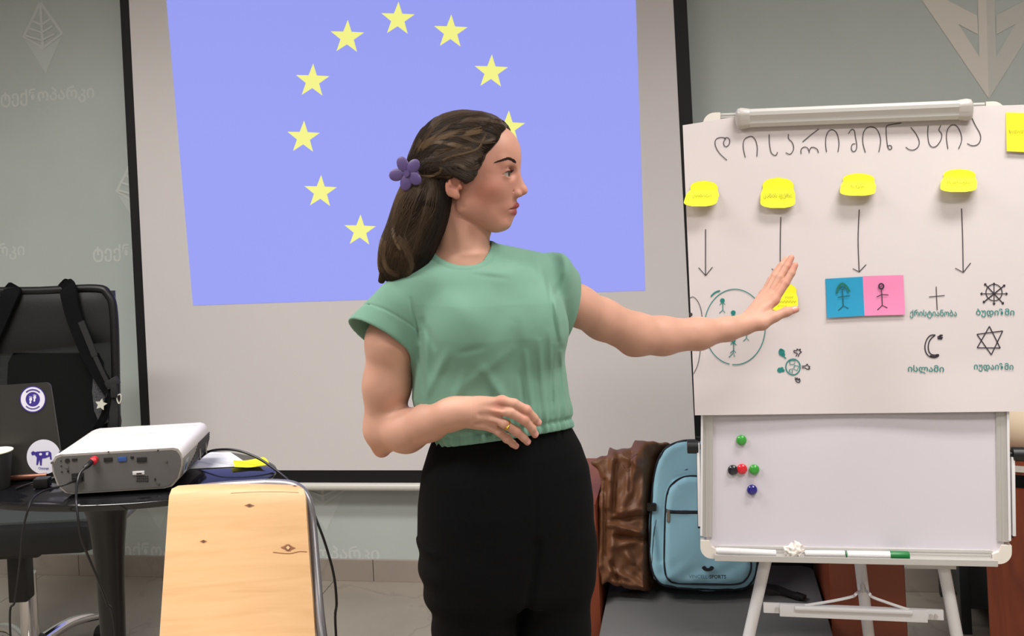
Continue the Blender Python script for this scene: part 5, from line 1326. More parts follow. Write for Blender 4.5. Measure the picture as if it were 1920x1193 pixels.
m_pen = mat('charcoal_ink', (62, 58, 60), 0.7); m_teal = mat('teal_ink', (32, 130, 125), 0.7); m_dark = mat('black_ink', (44, 34, 46), 0.7)
PW = .0018
heading = [[(300, 380), (262, 345), (240, 310), (235, 280), (245, 262), (270, 255), (292, 262), (282, 278), (284, 298), (296, 306), (312, 292), (314, 268), (300, 256), (284, 262)],
 [(400, 365), (390, 320), (390, 280), (405, 258), (435, 250), (455, 270), (465, 310), (463, 360)], [(530, 238), (532, 290), (540, 335), (555, 352), (570, 350), (575, 335)],
 [(635, 237), (636, 262), (655, 282), (664, 312), (655, 337), (640, 347), (620, 338)], [(705, 345), (704, 322), (720, 308), (740, 314), (750, 340)], [(748, 330), (760, 310), (780, 312), (793, 322), (799, 340)],
 [(800, 210), (760, 240), (712, 280)], [(843, 335), (838, 290), (842, 245), (858, 218), (880, 215), (900, 235), (911, 285), (905, 335)],
 [(963, 235), (978, 213), (994, 218), (1000, 250), (1008, 300), (1002, 326), (987, 332), (978, 315), (984, 293), (1000, 290)], [(1055, 338), (1042, 290), (1042, 240), (1058, 207), (1090, 198), (1120, 215), (1138, 270), (1128, 335)],
 [(1250, 177), (1205, 184), (1172, 193), (1168, 225), (1172, 275), (1177, 308), (1187, 321), (1199, 313), (1192, 299), (1177, 302)], [(1302, 200), (1330, 235), (1348, 275), (1343, 305), (1320, 323), (1295, 322), (1275, 308)],
 [(1397, 190), (1395, 240), (1402, 288), (1420, 308), (1445, 300), (1468, 265), (1470, 235), (1456, 215), (1466, 190)], [(1505, 318), (1497, 260), (1502, 215), (1522, 190), (1550, 191), (1572, 225), (1580, 270), (1563, 318)],
 [(1632, 140), (1655, 190), (1680, 235), (1682, 270), (1665, 295), (1635, 300), (1610, 288)]]
for gl in [[0], [1], [2], [3], [4, 5, 6], [7], [8], [9], [10], [11], [12], [13], [14]]:
    mb = MB()
    for k in gl: ink(mb, z3(heading[k]), PW, BN)
    mb.build('handwritten_letter', m_pen, pr, smooth=False)
def arrow(pts, hd, hx=13):
    mb = MB(); ink(mb, [ip(*p) for p in pts], PW * 1.1, BN); ex, ey = pts[-1]
    ink(mb, [ip(ex - hd[0], ey - hd[1]), ip(ex, ey), ], PW, BN); ink(mb, [ip(ex, ey), ip(ex + hd[2], ey - hd[3])], PW, BN)
    mb.build('drawn_arrow', m_pen, pr, smooth=False)
arrow([(1323, 430), (1323, 475), (1323, 517)], (13, 15, 13, 16)); arrow([(1464, 407), (1463, 460), (1463, 518)], (16, 14, 13, 14))
arrow([(1611, 393), (1609, 450), (1611, 510)], (12, 6, 13, 14)); arrow([(1803, 391), (1805, 450), (1806, 511)], (15, 8, 14, 18))
def circle(fn, cx_, cy_, rx, ry, a0=0, a1=360, n=28):
    return fn([(cx_ + rx * math.cos(math.radians(a0 + (a1 - a0) * k / n)), cy_ + ry * math.sin(math.radians(a0 + (a1 - a0) * k / n))) for k in range(n + 1)])
# circle of people
mb = MB(); ink(mb, circle(z4, 343, 446, 166, 206, 100, 455), PW * 1.1, BN); ink(mb, z4([(262, 248), (235, 258), (212, 280)]), PW * 2, BN)
def disc(mb, fn, x, y, r, n=14): mb.add(fn([(x, y)] + [(x + r * math.cos(6.2832 * k / n), y + r * math.sin(6.2832 * k / n)) for k in range(n)]), [(0, 1 + (k + 1) % n, 1 + k) for k in range(n)])
for (x, y) in [(275, 302), (334, 368), (405, 455), (334, 520)]:
    disc(mb, z4, x, y, 13); ink(mb, z4([(x, y), (x + 2, y + 25), (x + 2, y + 52)]), PW, BN); ink(mb, z4([(x - 14, y + 22), (x + 2, y + 8), (x + 14, y + 22)]), PW, BN, 0)
    ink(mb, z4([(x - 16, y + 68), (x + 2, y + 52), (x + 14, y + 66)]), PW, BN, 0)
ink(mb, z4([(336, 545), (337, 570), (334, 590)]), PW, BN); ink(mb, z4([(310, 612), (334, 588), (342, 608)]), PW, BN, 0); ink(mb, z4([(316, 520), (352, 545)]), PW, BN, 0)
mb.build('drawn_people_circle', m_teal, pr, smooth=False)
mb = MB(); ink(mb, z4([(95, 290), (115, 282), (140, 305), (158, 350), (165, 400)]), PW * .8, BN); ink(mb, z4([(156, 560), (150, 610), (138, 660), (118, 702)]), PW * .8, BN); disc(mb, z4, 102, 378, 10)
mb.build('drawn_curve', m_pen, pr, smooth=False)
# globe with hands
mb = MB(); ink(mb, circle(z4, 660, 664, 39, 43), PW * 1.4, BN)
for s_ in [[(640, 630), (672, 628), (668, 648), (645, 652), (640, 630)], [(668, 656), (692, 660), (682, 684), (664, 676), (668, 656)], [(640, 680), (656, 672), (656, 700), (640, 690), (640, 680)]]: ink(mb, z4(s_), PW, BN, 0)
for (x, y, r) in [(600, 582, 16), (608, 598, 10), (594, 572, 9), (588, 682, 15), (600, 672, 8), (606, 684, 9)]: disc(mb, z4, x, y, r, 8)
ink(mb, z4([(596, 568), (586, 574), (588, 596), (604, 604), (622, 618)]), PW * 1.5, BN)
mb.build('drawn_globe', m_teal, pr, smooth=False)
mb = MB()
for s_ in [[(676, 606), (684, 590), (668, 586), (666, 574), (680, 576), (682, 565), (690, 572), (700, 566), (698, 578), (706, 582), (694, 592), (688, 608)],
           [(708, 660), (728, 658), (738, 648), (742, 658), (752, 662), (746, 668), (752, 674), (736, 676), (726, 670), (708, 668)],
           [(672, 720), (676, 738), (684, 748), (698, 744), (694, 726), (688, 738), (682, 722), (678, 734)]]: ink(mb, z4(s_), PW * 1.1, BN, 3)
mb.build('drawn_hand', m_dark, pr, smooth=False)
# symbols
mb = MB(); ink(mb, z6([(1088, 190), (1092, 300), (1098, 412)]), PW, BN, 0); ink(mb, z6([(1020, 288), (1168, 274)]), PW, BN, 0); mb.build('drawn_cross', m_pen, pr, smooth=False)
mb = MB(); ink(mb, circle(z6, 1636, 246, 76, 78), PW * 1.1, BN)
for a in range(8):
    t = math.radians(a * 45 + (4 if a % 2 else 0)); rr = 128 if a % 4 == 0 else (112 if a % 2 == 0 else 138); c = (1636, 258)
    ex, ey = c[0] + rr * math.cos(t), c[1] + rr * math.sin(t) * .93
    ink(mb, z6([c, (ex, ey)]), PW * (1.3 if a % 2 else 1), BN, 0)
    for dd in (-.6, .6): ink(mb, z6([(ex - 20 * math.cos(t + dd), ey - 20 * math.sin(t + dd)), (ex, ey)]), PW * 1.1, BN, 0)
mb.build('drawn_wheel', m_dark, pr, smooth=False)
mb = MB(); ink(mb, z6([(1080, 648), (1035, 652), (1000, 690), (982, 750), (990, 810), (1020, 850), (1070, 862), (1105, 850), (1108, 834), (1065, 838), (1028, 820), (1013, 770), (1022, 710), (1050, 672), (1080, 648)]), PW * 1.3, BN)
ink(mb, z6([(1030, 845), (1075, 856), (1105, 842)]), PW * 2.6, BN)
for s_ in [[(1120, 650), (1140, 690)], [(1100, 668), (1150, 650)], [(1100, 682), (1150, 672)], [(1142, 645), (1112, 690)], [(1128, 645), (1128, 690)]]: ink(mb, z6(s_), PW * 1.6, BN, 0)
mb.build('drawn_crescent', m_dark, pr, smooth=False)
mb = MB()
for s_ in [[(1592, 566), (1695, 772), (1476, 770), (1592, 566)], [(1474, 642), (1718, 610), (1610, 836), (1474, 642)]]:
    for i in range(3): ink(mb, z6([s_[i], s_[i + 1]]), PW * 1.2, BN, 0)
mb.build('drawn_six_pointed_star', m_dark, pr, smooth=False)
XD = unit(ip(1800, 560) - ip(1700, 560))
for (t_, x, y, sz, wd) in [('ქრისტიანობა', 1750, 593, .0185, .77), ('ბუდიზმი', 1866, 591, .0185, .98), ('ისლამი', 1736, 697, .0185, 1.05), ('იუდაიზმი', 1863, 693, .0185, .9)]:
    text_mesh('handwritten_word', t_, sz, ip(x, y) + BN * .0004, XD, BYd, m_teal, pr, off=.0002, sx=wd)
# blue and pink cards with figures
def card(x0, y0, x1, y1, name, material, lab, dy):
    r_ = root(name, lab, 'sticky note', tuple(ip((x0 + x1) / 2, y1)))
    V = []; N_ = 8
    for j in range(N_ + 1):
        for i in range(N_ + 1):
            u, v = i / N_, j / N_; x = x0 + (x1 - x0) * u + 3 * (1 - 2 * v) * -.5; y = y0 + dy * u + (y1 - y0) * v
            V.append(ip(x, y) + BN * (.0008 + .004 * v ** 3))
    n = len(V); Fc = [(j * (N_ + 1) + i, (j + 1) * (N_ + 1) + i, (j + 1) * (N_ + 1) + i + 1, j * (N_ + 1) + i + 1) for j in range(N_) for i in range(N_)]
    mesh('sheet', V + [p - BN * .0003 for p in V], Fc + [tuple(k + n for k in f[::-1]) for f in Fc], material, r_); return r_
m_cb = mat('blue_note_paper', (36, 152, 196), 0.8); m_cp = mat('pink_note_paper', (236, 138, 184), 0.8)
m_grn = mat('dark_green_ink', (18, 88, 92), 0.7)
cblue = card(1549, 523, 1619, 596, 'sticky_note', m_cb, 'blue square sticky note with a long-haired stick figure', -4)
cpink = card(1619, 518, 1695, 592, 'sticky_note', m_cp, 'pink square sticky note with a short-haired stick figure', -2)
def figure(r_, o, hair, mt):
    mb = MB(); f = lambda l: [p + BN * .0035 for p in z6(l)]; x, y = o
    ink(mb, f([(x, y + 25), (x + 8, y + 80), (x + 12, y + 180)]), PW, BN); ink(mb, f([(x - 42, y + 102), (x + 6, y + 78), (x + 70, y + 82)]) if not hair else f([(x - 40, y + 100), (x + 75, y + 84)]), PW, BN, 0)
    ink(mb, f([(x - 35, y + 225), (x + 12, y + 180), (x + 60, y + 205)]), PW, BN, 0)
    ink(mb, circle(f, x + 2, y, 22, 24), PW * (1.1 if hair else 1.8), BN)
    ink(mb, f([(x - 6, y + 2), (x + 12, y - 6)]), PW, BN, 0)
    mb.build('drawn_figure', mt, r_, smooth=False)
    if hair:
        mb = MB(); ink(mb, f([(x - 46, y + 58), (x - 38, y + 10), (x - 15, y - 22), (x + 8, y - 28), (x + 35, y - 10), (x + 55, y + 20), (x + 70, y + 48)]), PW * 2.6, BN); mb.build('drawn_hair', mat('green_ink', (16, 110, 90), .7), r_, smooth=False)
figure(cblue, (194, 190), True, m_grn); figure(cpink, (563, 186), False, m_dark)
# yellow apple-shaped notes that curl off the sheet
m_yel = mat('yellow_note_paper', (243, 240, 38), 0.75); m_yink = mat('olive_ink', (128, 128, 34), 0.8)
def note(xc, yt, yb, wt, wb, lean, lift, lab, words, kink=.35):
    r_ = root('sticky_note', lab, 'sticky note', tuple(ip(xc, yt + 4)), group=None)
    NJ, NI = 22, 14; V = []; pos = {}
    for j in range(NJ + 1):
        v = j / NJ
        if v < kink: hw = wt / 2 * math.sqrt(max(0.0, 1 - (1 - v / kink) ** 2.6)) * (1 - .06 * (v / kink) ** 6)
        else:
            t = (v - kink) / (1 - kink); hw = (wt / 2 * .95) + (wb / 2 - wt / 2 * .95) * min(1, t * 3.2)
            if t > .72: hw *= math.sqrt(max(0.05, 1 - ((t - .72) / .30) ** 2.5))
            hw = hw
        hw = max(hw, 2)
        z = .0008 + (0.002 * v if v < kink else .002 * kink + lift * ((v - kink) / (1 - kink)) ** 1.3)
        for i in range(NI + 1):
            u = 2 * i / NI - 1; xx = xc + hw * u - lean * max(0, v - kink) ; yy = yt + (yb - yt) * v
            p = ip(xx, yy); V.append(hit(xx, yy, p + BN * z, BN))
    n = len(V); W_ = NI + 1
    Fc = [(j * W_ + i, (j + 1) * W_ + i, (j + 1) * W_ + i + 1, j * W_ + i + 1) for j in range(NJ) for i in range(NI)]
    mesh('sheet', V + [p - BN * .0003 for p in V], Fc + [tuple(k + n for k in f[::-1]) for f in Fc], m_yel, r_)
    if words:
        j = int(NJ * .68); a = V[j * W_ + 3]; c = V[j * W_ + NI // 2] ; b = V[j * W_ + NI - 3]
        up_ = unit(V[(j - 2) * W_ + 7] - V[(j + 2) * W_ + 7]); X = unit(b - a); 
        text_mesh('handwritten_word', words, .0135, c + np.cross(X, up_) * .003 - up_ * .003, X, up_, m_yink, r_, sx=.8)
    return r_
note(1320, 339, 387, 53, 62, 14, .030, 'yellow apple-shaped note curling up above the leftmost arrow', 'ეთნოსი')
note(1459, 333, 390, 60, 65, 2, .016, 'yellow apple-shaped note above the second arrow from the left', 'კანის ფერი')
note(1610, 325, 367, 61, 66, 4, .026, 'yellow apple-shaped note above the blue and pink notes', 'სქესი')
note(1799, 317, 360, 62, 68, 4, .030, 'yellow apple-shaped note above the rightmost arrow', 'რელიგია')
nn = note(1466, 531, 582, 56, 60, 0, .006, 'yellow apple-shaped note behind the pointing fingers', None)
mb = MB()
for (y, x0_, x1_) in [(557, 1472, 1486), (565, 1460, 1492), (574, 1458, 1474)]:
    k = 12; pts = [ip(x0_ + (x1_ - x0_) * i / k, y + (2.2 if i % 2 else -1.2)) + BN * .0055 for i in range(k + 1)]; ink(mb, pts, .0012, BN, 0)
mb.build('handwritten_word', m_yink, nn, smooth=False)
# square yellow note at the right edge
m_yel2 = mat('warm_yellow_note_paper', (252, 236, 40), 0.75)
r_ = root('sticky_note', 'square yellow sticky note at the top right corner of the big paper sheet', 'sticky note', tuple(ip(1920, 285)))
V = [ip(1886 + (68 * i / 6) , 211 + 1.5 * i / 6 + (73 + 2 * i / 6) * j / 6) + BN * (.001 + .006 * (j / 6) ** 2) for j in range(7) for i in range(7)]
Fc = [(j * 7 + i, (j + 1) * 7 + i, (j + 1) * 7 + i + 1, j * 7 + i + 1) for j in range(6) for i in range(6)]
mesh('sheet', V + [p - BN * .0003 for p in V], Fc + [tuple(k + 49 for k in f[::-1]) for f in Fc], m_yel2, r_)
mb = MB(); pts = [ip(1891 + 2.2 * i, 246 + (3 if i % 2 else -2) + (i % 3)) + BN * .004 for i in range(26)]; ink(mb, pts, .0014, BN, 0); mb.build('handwritten_word', m_yink, r_, smooth=False)

# ------------------------------------------------------------------ things on the board
def magnet(x, y, rgb, nm, lab):
    r_ = root('magnet', lab, 'magnet', tuple(bp(x, y, 0)))
    M = mat(nm, rgb, 0.15, coat=.6); p = bp(x, y, .0)
    MB().lathe(p, [(.0085, 0), (.0112, .001), (.0117, .003), (.0117, .006), (.0105, .0085), (.0075, .0105), (.003, .0112)], 28, BXd, BYd, BN).build('cap', M, r_)
magnet(1390, 825, (62, 160, 60), 'green_magnet_plastic', 'green round magnet, the highest of the five on the whiteboard')
magnet(1374, 881, (38, 34, 42), 'black_magnet_plastic', 'black round magnet left of the red magnet')
magnet(1391, 879, (222, 38, 52), 'red_magnet_plastic', 'red round magnet between the black and a green magnet')
magnet(1414, 880, (62, 160, 60), 'green_magnet_plastic', 'green round magnet right of the red magnet')
magnet(1410, 918, (40, 36, 130), 'blue_magnet_plastic', 'dark blue round magnet, the lowest on the whiteboard')
TX = unit(bp(1865, 1047) - bp(1340, 1037))
def pen(x0_, x1_, y0_, y1_, capx, nm, lab, capmat, r=.0085, tip=None):
    a, b = bp(x0_, y0_, .030), bp(x1_, y1_, .030); c = bp(capx, y0_ + (y1_ - y0_) * (capx - x0_) / (x1_ - x0_), .030)
    r_ = root('marker_pen', lab, 'marker', tuple((a + b) / 2 - BYd * r))
    MB().tube([a, a + (b - a) * .01, c], [r * .8, r, r], 18, 0).build('barrel', m_wht, r_)
    MB().tube([c - (b - a) * .01, b - (b - a) * .02, b], [r * 1.06, r * 1.06, r * .9], 18, 0).build('cap', capmat, r_)
    MB().tube([a - (b - a) * .022, a], r * .75, 16, 0).build('plug', capmat, r_)
m_gcap = mat('green_cap_plastic', (24, 120, 58), 0.35)
pen(1588, 1705, 1040, 1042, 1670, 'x', 'white whiteboard marker with green cap lying on the pen tray', m_gcap)
# white capped pen and crumpled wipe on the tray
a, b = bp(1342, 1033, .030), bp(1455, 1038, .030)
r_ = root('marker_pen', 'all-white marker lying at the left end of the pen tray', 'marker', tuple((a + b) / 2 - BYd * .008))
MB().tube([a, a + (b - a) * .02, b], [.0055, .0075, .0075], 16, 0).build('barrel', m_wht, r_)
MB().tube([a + (b - a) * .4, a + (b - a) * .405], .0079, 16, 0).build('cap_seam', m_cream, r_)
a, b = bp(1508, 1038, .030), bp(1584, 1039, .030)
r_ = root('marker_pen', 'short white marker on the pen tray between the crumpled tissue and the green-capped marker', 'marker', tuple((a + b) / 2 - BYd * .008))
MB().tube([a, a + (b - a) * .02, b], [.0055, .0072, .0072], 16, 0).build('barrel', m_wht, r_)
bm = bmesh.new(); bmesh.ops.create_icosphere(bm, subdivisions=4, radius=1)
c = bp(1489, 1034, .030); V = []; m_tis = mat('tissue_paper', (236, 230, 224), 0.9)
from mathutils import noise as mn
for v in bm.verts:
    q = v.co; k = 1 + .35 * mn.noise(q * 2.3) + .22 * abs(mn.noise(q * 5.1)) - .1
    V.append(c + BXd * q.x * .021 * k + BYd * (q.y * .017 * k + .006 * (1 if q.x > 0 else -.3) * abs(q.y)) + BN * q.z * .014 * k)
mesh('crumpled_tissue', V, [tuple(v.index for v in f.verts) for f in bm.faces], m_tis, None, label='crumpled white tissue on the pen tray between two white markers', cat='tissue', sharp=25)
bm.free()
# ================================================================== ARMCHAIR, JACKET, BACKPACK, DESK
def hz(x, y, z): return hit(x, y, (0, 0, z), ZN)
def vy(x, y, Y_): return hit(x, y, (0, Y_, 0), WN)
m_brn = mat('red_brown_leather', (134, 64, 40), .45, var=.06, vscale=5, bump=.05, bscale=150); m_gry = mat('grey_upholstery', (96, 96, 97), .9, bump=.15, bscale=300)
m_dkf = mat('charcoal_upholstery', (40, 42, 46), .85)
YA = 2.70
xr0, xr1 = vy(1555, 1120, YA)[0], vy(1700, 1120, YA)[0]; xl1 = vy(1120, 1000, YA)[0]; xl0 = xl1 - (xr1 - xr0)
ac = root('armchair', 'armchair with wide red-brown side panels and a grey seat cushion behind the easel', 'armchair', ((xl0 + xr1) / 2, 3.0, 0))
SZ = .36; AZ = .62
for (a, b) in ((xl0, xl1), (xr0, xr1)): MB().bx(((a + b) / 2, YA + .22, AZ / 2 + .01), ((b - a) / 2, .22, AZ / 2 - .01), bev=.012).build('side_panel', m_brn, ac)
MB().bx(((xl1 + xr0) / 2, YA + .05, SZ - .07), ((xr0 - xl1) / 2 - .003, .26, .07), bev=.035).build('seat_cushion', m_gry, ac)
MB().bx(((xl1 + xr0) / 2, YA + .09, SZ - .22), ((xr0 - xl1) / 2 - .003, .22, .075), bev=.01).build('seat_base', m_brn, ac)
MB().bx(((xl1 + xr0) / 2, YA + .38, .335), ((xr0 - xl1) / 2 - .003, .06, .30), (1, 0, 0), (0, 1, -.0), (0, 0.0, 1), bev=.03).build('backrest', m_dkf, ac)
for x_ in (xl0 + .03, xr1 - .03):
    for y_ in (YA + .04, YA + .40): MB().tube([(x_, y_, 0), (x_, y_, .022)], .018, 12, 0).build('foot', m_blk, ac)
# ---- brown leather jacket over the arm side
SJ = Space(2.79); OJ = SJ.o
def poly2(x, y, P_):
    P_ = np.array(P_, np.float32); n = len(P_); d = np.full(len(x), 1e9, np.float32); s = np.ones(len(x), np.float32)
    for i in range(n):
        a = P_[i]; b = P_[i - 1]; e = b - a; wx = x - a[0]; wy = y - a[1]; h = np.clip((wx * e[0] + wy * e[1]) / (e @ e), 0, 1)
        d = np.minimum(d, (wx - e[0] * h) ** 2 + (wy - e[1] * h) ** 2)
        c1 = y >= a[1]; c2 = y < b[1]; c3 = e[0] * wy > e[1] * wx; fl = (c1 & c2 & c3) | (~c1 & ~c2 & ~c3); s = np.where(fl, -s, s)
    return s * np.sqrt(d)
JP = [(1104, 866), (1116, 858), (1138, 852), (1143, 838), (1150, 843), (1184, 838), (1190, 824), (1222, 826), (1262, 830), (1300, 850), (1300, 1098), (1262, 1107), (1215, 1108), (1185, 1106), (1160, 1104), (1140, 1092), (1128, 1100), (1116, 1060), (1122, 1000), (1126, 930), (1122, 885)]
JF = [((1150, 850), (1140, 950), 7, 9), ((1165, 850), (1205, 880), 6, 7), ((1200, 840), (1165, 960), 9, 10), ((1232, 850), (1195, 950), 9, 9), ((1160, 960), (1205, 955), 5, 6), ((1140, 985), (1200, 998), 5, 9), ((1128, 930), (1126, 1060), 6, 7),
      ((1150, 1000), (1140, 1080), 7, 8), ((1150, 1025), (1190, 1015), 8, 9), ((1175, 1040), (1215, 1090), 7, 9), ((1148, 1070), (1205, 1098), 6, 9), ((1150, 1090), (1215, 1104), 5, 7), ((1210, 1020), (1222, 1080), 8, 6), ((1120, 870), (1140, 900), 6, 4)]
JC = [((1155, 870), (1150, 960), 4, 7), ((1185, 850), (1180, 920), 3.5, 6), ((1150, 975), (1212, 968), 4, 9), ((1155, 1005), (1212, 1012), 5, 12), ((1145, 1055), (1165, 1100), 4, 8), ((1190, 1060), (1225, 1100), 4, 8), ((1135, 900), (1133, 1040), 3, 7), ((1205, 870), (1222, 930), 5, 4)]
def jack(p):
    kq = 1 + np.clip(p[:, 2], -80, 80) / FOC; X_ = CX + (p[:, 0] - CX) * kq; Y_ = CY + (p[:, 1] - CY) * kq
    d2 = poly2(X_, Y_, JP); wc = np.interp(Y_, [820, 860, 980, 1110], [-62, -12, 14, 30])
    wc = wc - 75 * np.clip((X_ - 1206) / 26, 0, 1) * np.clip((Y_ - 830) / 30, 0, 1)
    q = np.maximum(d2 + 10, 0); hw_ = 18
    dz = np.abs(p[:, 2] - wc) - hw_; d = np.sqrt(q ** 2 + np.maximum(dz, 0) ** 2) + np.minimum(np.maximum(d2 + 10, dz), 0) - 8
    pq = np.stack([X_, Y_], 1)
    for a, b, s_, am in JF: ds, h_ = seg2(pq, a, b); d = d - am * np.exp(-(ds / s_) ** 2)
    for a, b, s_, am in JC: ds, h_ = seg2(pq, a, b); d = d + am * np.exp(-(ds / s_) ** 2)
    d = d - 1.6 * np.sin(X_ * .25 + Y_ * .08) * np.sin(Y_ * .13 - X_ * .05)
    return (d * .75).astype(np.float32)
m_jk = mat('brown_leather', (122, 80, 52), .5, var=.2, vscale=22, bump=.3, bscale=60)
V, Q, _ = SJ.net(jack, (1085, 800, -110), (1320, 1130, 80), 2.4)
jk = root('leather_jacket', 'creased brown leather jacket draped over the armchair beside the light blue backpack', 'jacket', tuple(SJ.w1(OJ(1190, 1105, 30))))
fast_mesh('jacket_body', V, Q, m_jk, jk)
def surfw(fn, SPx, x, y, hi=120, lo=-120):
    """w of the front surface seen at picture point (x, y)"""
    ws = np.linspace(hi, lo, 241); pts = np.array([SPx.o(x, y, w_) for w_ in ws], np.float32); d = fn(pts); i = np.argmax(d < 0)
    return ws[i] if d[i] < 0 else None
def seam(fn, SPx, l, r, name, material, parent, sub=6, lift=0.0):
    pts = spline([np.array([a, b, 0.]) for a, b in l], sub); out = []
    for p in pts:
        w_ = surfw(fn, SPx, p[0], p[1])
        if w_ is not None: out.append(SPx.w1(SPx.o(p[0], p[1], w_ + lift)))
    if len(out) > 2: MB().tube(out, r, 6, 0).build(name, material, parent)
for l in ([(1168, 872), (1178, 885), (1185, 860), (1195, 852)], [(1142, 985), (1170, 992), (1208, 1003)], [(1160, 962), (1210, 958)], [(1150, 860), (1146, 900), (1150, 950)]):
    seam(jack, SJ, l, .0011, 'seam', mat('dark_brown_seam', (74, 44, 30), .5), jk)
# ---- light blue backpack
SB_ = Space(2.735); OB = SB_.o
BP_ = [(1320, 822), (1280, 823), (1254, 832), (1236, 850), (1226, 876), (1219, 930), (1215, 1000), (1216, 1055), (1224, 1086), (1244, 1102), (1290, 1108), (1350, 1110), (1392, 1108), (1412, 1096), (1422, 1070), (1424, 1000), (1420, 930), (1412, 876), (1402, 850), (1384, 832), (1358, 823)]
BK = [(1322, 892), (1285, 892), (1262, 902), (1250, 922), (1245, 960), (1243, 1030), (1243, 1072), (1250, 1090), (1270, 1097), (1340, 1100), (1385, 1100), (1402, 1090), (1412, 1068), (1409, 1030), (1404, 960), (1398, 922), (1386, 902), (1360, 892)]
def bpack(p):
    kq = 1 + np.clip(p[:, 2], -80, 80) / FOC; X_ = CX + (p[:, 0] - CX) * kq; Y_ = CY + (p[:, 1] - CY) * kq
    tilt = (Y_ - 960) * .10; z = p[:, 2] - tilt
    d2 = poly2(X_, Y_, BP_); q = np.maximum(d2 + 14, 0); dz = np.abs(z + 18) - 28
    d = np.sqrt(q ** 2 + np.maximum(dz, 0) ** 2) + np.minimum(np.maximum(d2 + 14, dz), 0) - 12
    k2 = poly2(X_, Y_, BK); q = np.maximum(k2 + 14, 0); dz = np.abs(z + 4) - (27 + 5 * np.clip(-k2 / 60, 0, 1))
    e = np.sqrt(q ** 2 + np.maximum(dz, 0) ** 2) + np.minimum(np.maximum(k2 + 14, dz), 0) - 12
    d = smin(d, e, 3)
    d = d - 1.3 * np.sin(X_ * .06 + 1) * np.sin(Y_ * .05) - .8 * np.sin(X_ * .11 + Y_ * .17) * np.clip((Y_ - 1040) / 40, 0, 1)
    ds, _ = seg2(np.stack([X_, Y_], 1), (1228, 960), (1240, 1050)); d = d + 3 * np.exp(-(ds / 6) ** 2)
    return (d * .85).astype(np.float32)
V, Q, _ = SB_.net(bpack, (1190, 800, -80), (1450, 1130, 80), 2.6)
bk = root('backpack', 'light blue backpack with black piping standing on the grey seat left of the easel', 'backpack', tuple(SB_.w1(OB(1320, 1108, 0))))
fast_mesh('bag_body', V, Q, mat('light_blue_nylon', (154, 205, 226), .7, bump=.12, bscale=500, var=.04, vscale=12), bk)
m_pip = mat('black_piping', (20, 22, 34), .5)
seam(bpack, SB_, [(1319, 826), (1282, 827), (1256, 836), (1240, 852), (1229, 880), (1223, 930), (1219, 1000), (1220, 1052), (1228, 1082), (1246, 1098), (1290, 1104), (1350, 1106), (1390, 1104), (1409, 1093), (1418, 1068), (1420, 1020)], .0032, 'piping', m_pip, bk, 5, 1)
seam(bpack, SB_, [(1320, 894), (1287, 894), (1264, 905), (1252, 924), (1248, 960), (1246, 1030), (1247, 1070), (1254, 1087), (1272, 1094), (1340, 1096), (1383, 1095), (1399, 1086), (1408, 1066), (1406, 1040)], .0030, 'piping', m_pip, bk, 5, 1.5)
seam(bpack, SB_, [(1284, 882), (1296, 878), (1320, 874)], .0010, 'seam', m_pip, bk)
for l, r_, nm in (([(1250, 958), (1262, 960), (1300, 960.5), (1392, 960)], .0048, 'zipper'),): seam(bpack, SB_, l, r_, nm, m_pip, bk, 8, 0)
w_ = surfw(bpack, SB_, 1253, 965); zc_ = SB_.w1(OB(1253, 968, w_ + 3)); zp = MB().bx(zc_, (.0042, .002, .016), RT, FW, UP, bev=.0015).build('zip_pull', mat('dull_silver', (150, 142, 134), .35, metal=.7), bk)
w_ = surfw(bpack, SB_, 1224, 951); MB().bx(SB_.w1(OB(1222, 951, w_ + 3)), (.012, .006, .010), RT, FW, UP, bev=.003).build('side_buckle', m_blk, bk)
seam(bpack, SB_, [(1216, 946), (1217, 952), (1218, 958)], .004, 'side_strap', m_blk, bk)
seam(bpack, SB_, [(1233, 962), (1226, 1000), (1222, 1060)], .0012, 'seam', m_pip, bk)
wl = surfw(bpack, SB_, 1327, 1075) + 2.0
tiltv = unit(SB_.w1(OB(1327, 1060, surfw(bpack, SB_, 1327, 1060))) - SB_.w1(OB(1327, 1090, surfw(bpack, SB_, 1327, 1090)))); Xb = unit(np.cross(tiltv, np.cross(RT, UP) * 1.0)); Xb = Xb if Xb @ RT > 0 else -Xb
Nb = np.cross(Xb, tiltv)
tx = SB_.w1(OB(1327, 1084, wl)) + Nb * .003
text_mesh('printed_word', 'VINCELLI', .0125, tx + Xb * -.023, Xb, tiltv, mat('print_faded', (84, 120, 140), .7), bk, off=.0)
text_mesh('printed_word', 'SPORTS', .0125, tx + Xb * .025, Xb, tiltv, m_pip, bk, off=.0003)
lc = SB_.w1(OB(1327, 1064, surfw(bpack, SB_, 1327, 1064) + 2)) + Nb * .003
q = []
for k in range(24):
    t = 2 * math.pi * k / 24; q.append(lc + Xb * .0155 * math.cos(t) + tiltv * .0095 * math.sin(t) * (1 if math.sin(t) < 0 else .55 if abs(math.cos(t)) > .35 else -.1))
MB().add([lc - tiltv * .004] + q, [(0, 1 + k, 1 + (k + 1) % 24) for k in range(24)]).build('printed_emblem', m_pip, bk, smooth=False)
# loose black strap end on the seat
p0 = [hz(1428, 1098, SZ + .03), hz(1455, 1102, SZ + .02), hz(1478, 1112, SZ + .012), hz(1500, 1120, SZ + .008)]
mb = MB(); 
for a, b in zip(p0[:-1], p0[1:]): T = unit(b - a); S = unit(np.cross(T, ZN)); mb.bx((a + b) / 2, (np.linalg.norm(b - a) / 2 + .003, .012, .003), T, S, np.cross(T, S))
mb.build('shoulder_strap', m_blk, bk)
MB().bx(p0[-1] + ZN * .003, (.014, .011, .004), unit(p0[-1] - p0[-2]), unit(np.cross(p0[-1] - p0[-2], ZN)), ZN, bev=.002).build('strap_buckle', m_blk, bk)
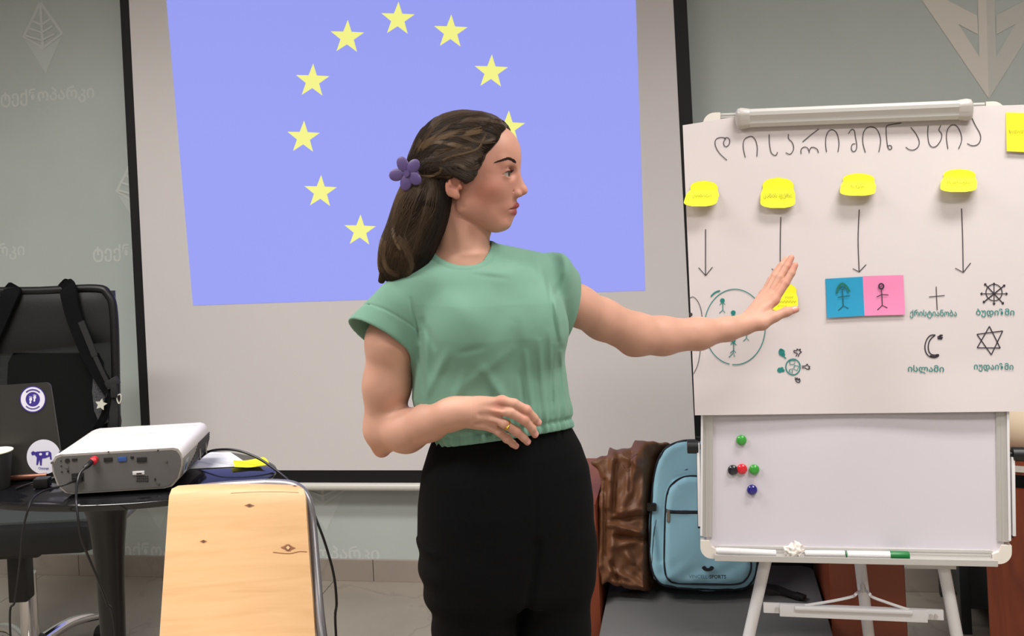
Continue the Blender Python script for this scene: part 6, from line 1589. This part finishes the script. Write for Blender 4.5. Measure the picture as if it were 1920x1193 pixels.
# ---- desk at the right edge
m_dw = wood('red_brown_veneer', (104, 46, 28), (126, 58, 34), (140, 68, 40), rough=.4); m_dw.node_tree.nodes['Mapping'].inputs['Scale'].default_value = (8, 8, 1.2)
YD = 2.78; p_ = vy(1850, 1080, YD); zd = vy(1905, 864, YD)[2]; da = math.radians(-17)
DX = np.array([math.cos(da), math.sin(da), 0]); DY = np.cross(ZN, DX); DO = np.array([p_[0], YD, 0])
def dq(a, b, c): return DO + DX * a + DY * b + ZN * c
dk = root('desk', 'red-brown wooden desk partly hidden at the right edge of the picture', 'desk', tuple(dq(.5, .3, 0)))
def dbx(c, h, bev=0.0): return MB().bx(dq(*c), h, DX, DY, ZN, bev=bev)
dbx((.52, .29, zd - .012), (.53, .31, .012), .002).build('desktop', m_dw, dk)
dbx((.52, -.0215, zd - .008), (.53, .001, .0075)).build('edge_band', mat('pale_edge_band', (226, 220, 212), .4), dk, smooth=False)
for a in (.012, 1.03): dbx((a, .29, (zd - .024) / 2), (.012, .29, (zd - .024) / 2), .001).build('side_panel', m_dw, dk)
dbx((.52, -.010, (zd - .06) / 2 + .01), (.518, .008, (zd - .06) / 2 - .01), .001).build('front_panel', m_dw, dk)
# cream roll on the desk
rr_ = .066; rl = root('paper_roll', 'cream cylindrical roll lying on the desk at the right edge', 'roll', tuple(dq(.35, .1, zd)))
MB().tube([dq(a, .10, zd + rr_) for a in (.03, .034, .7, .704)], [rr_ * .93, rr_, rr_, rr_ * .93], 48, 0).build('roll_body', mat('cream_card', (238, 216, 186), .6), rl)
MB().tube([dq(.029, .10, zd + rr_), dq(.0305, .10, zd + rr_)], rr_ * .3, 24, 0).build('core', mat('core_brown', (120, 90, 66), .7), rl)
# dark cabinet against the wall
xc0 = vy(1798, 1100, 3.40)[0]
cb = root('cabinet', 'dark slate cabinet on short legs against the wall between easel and desk', 'cabinet', (xc0 + .2, 3.5, 0)); m_sl = mat('slate_laminate', (62, 68, 70), .5)
MB().bx((xc0 + .22, 3.54, .36), (.20, .13, .29), bev=.004).build('carcass', m_sl, cb)
for (x_, y_) in ((xc0 + .015, 3.40), (xc0 + .42, 3.40), (xc0 + .015, 3.68), (xc0 + .42, 3.68)): MB().bx((x_, y_, .33), (.015, .012, .33), bev=.001).build('post', mat('dark_post', (50, 56, 58), .5), cb)
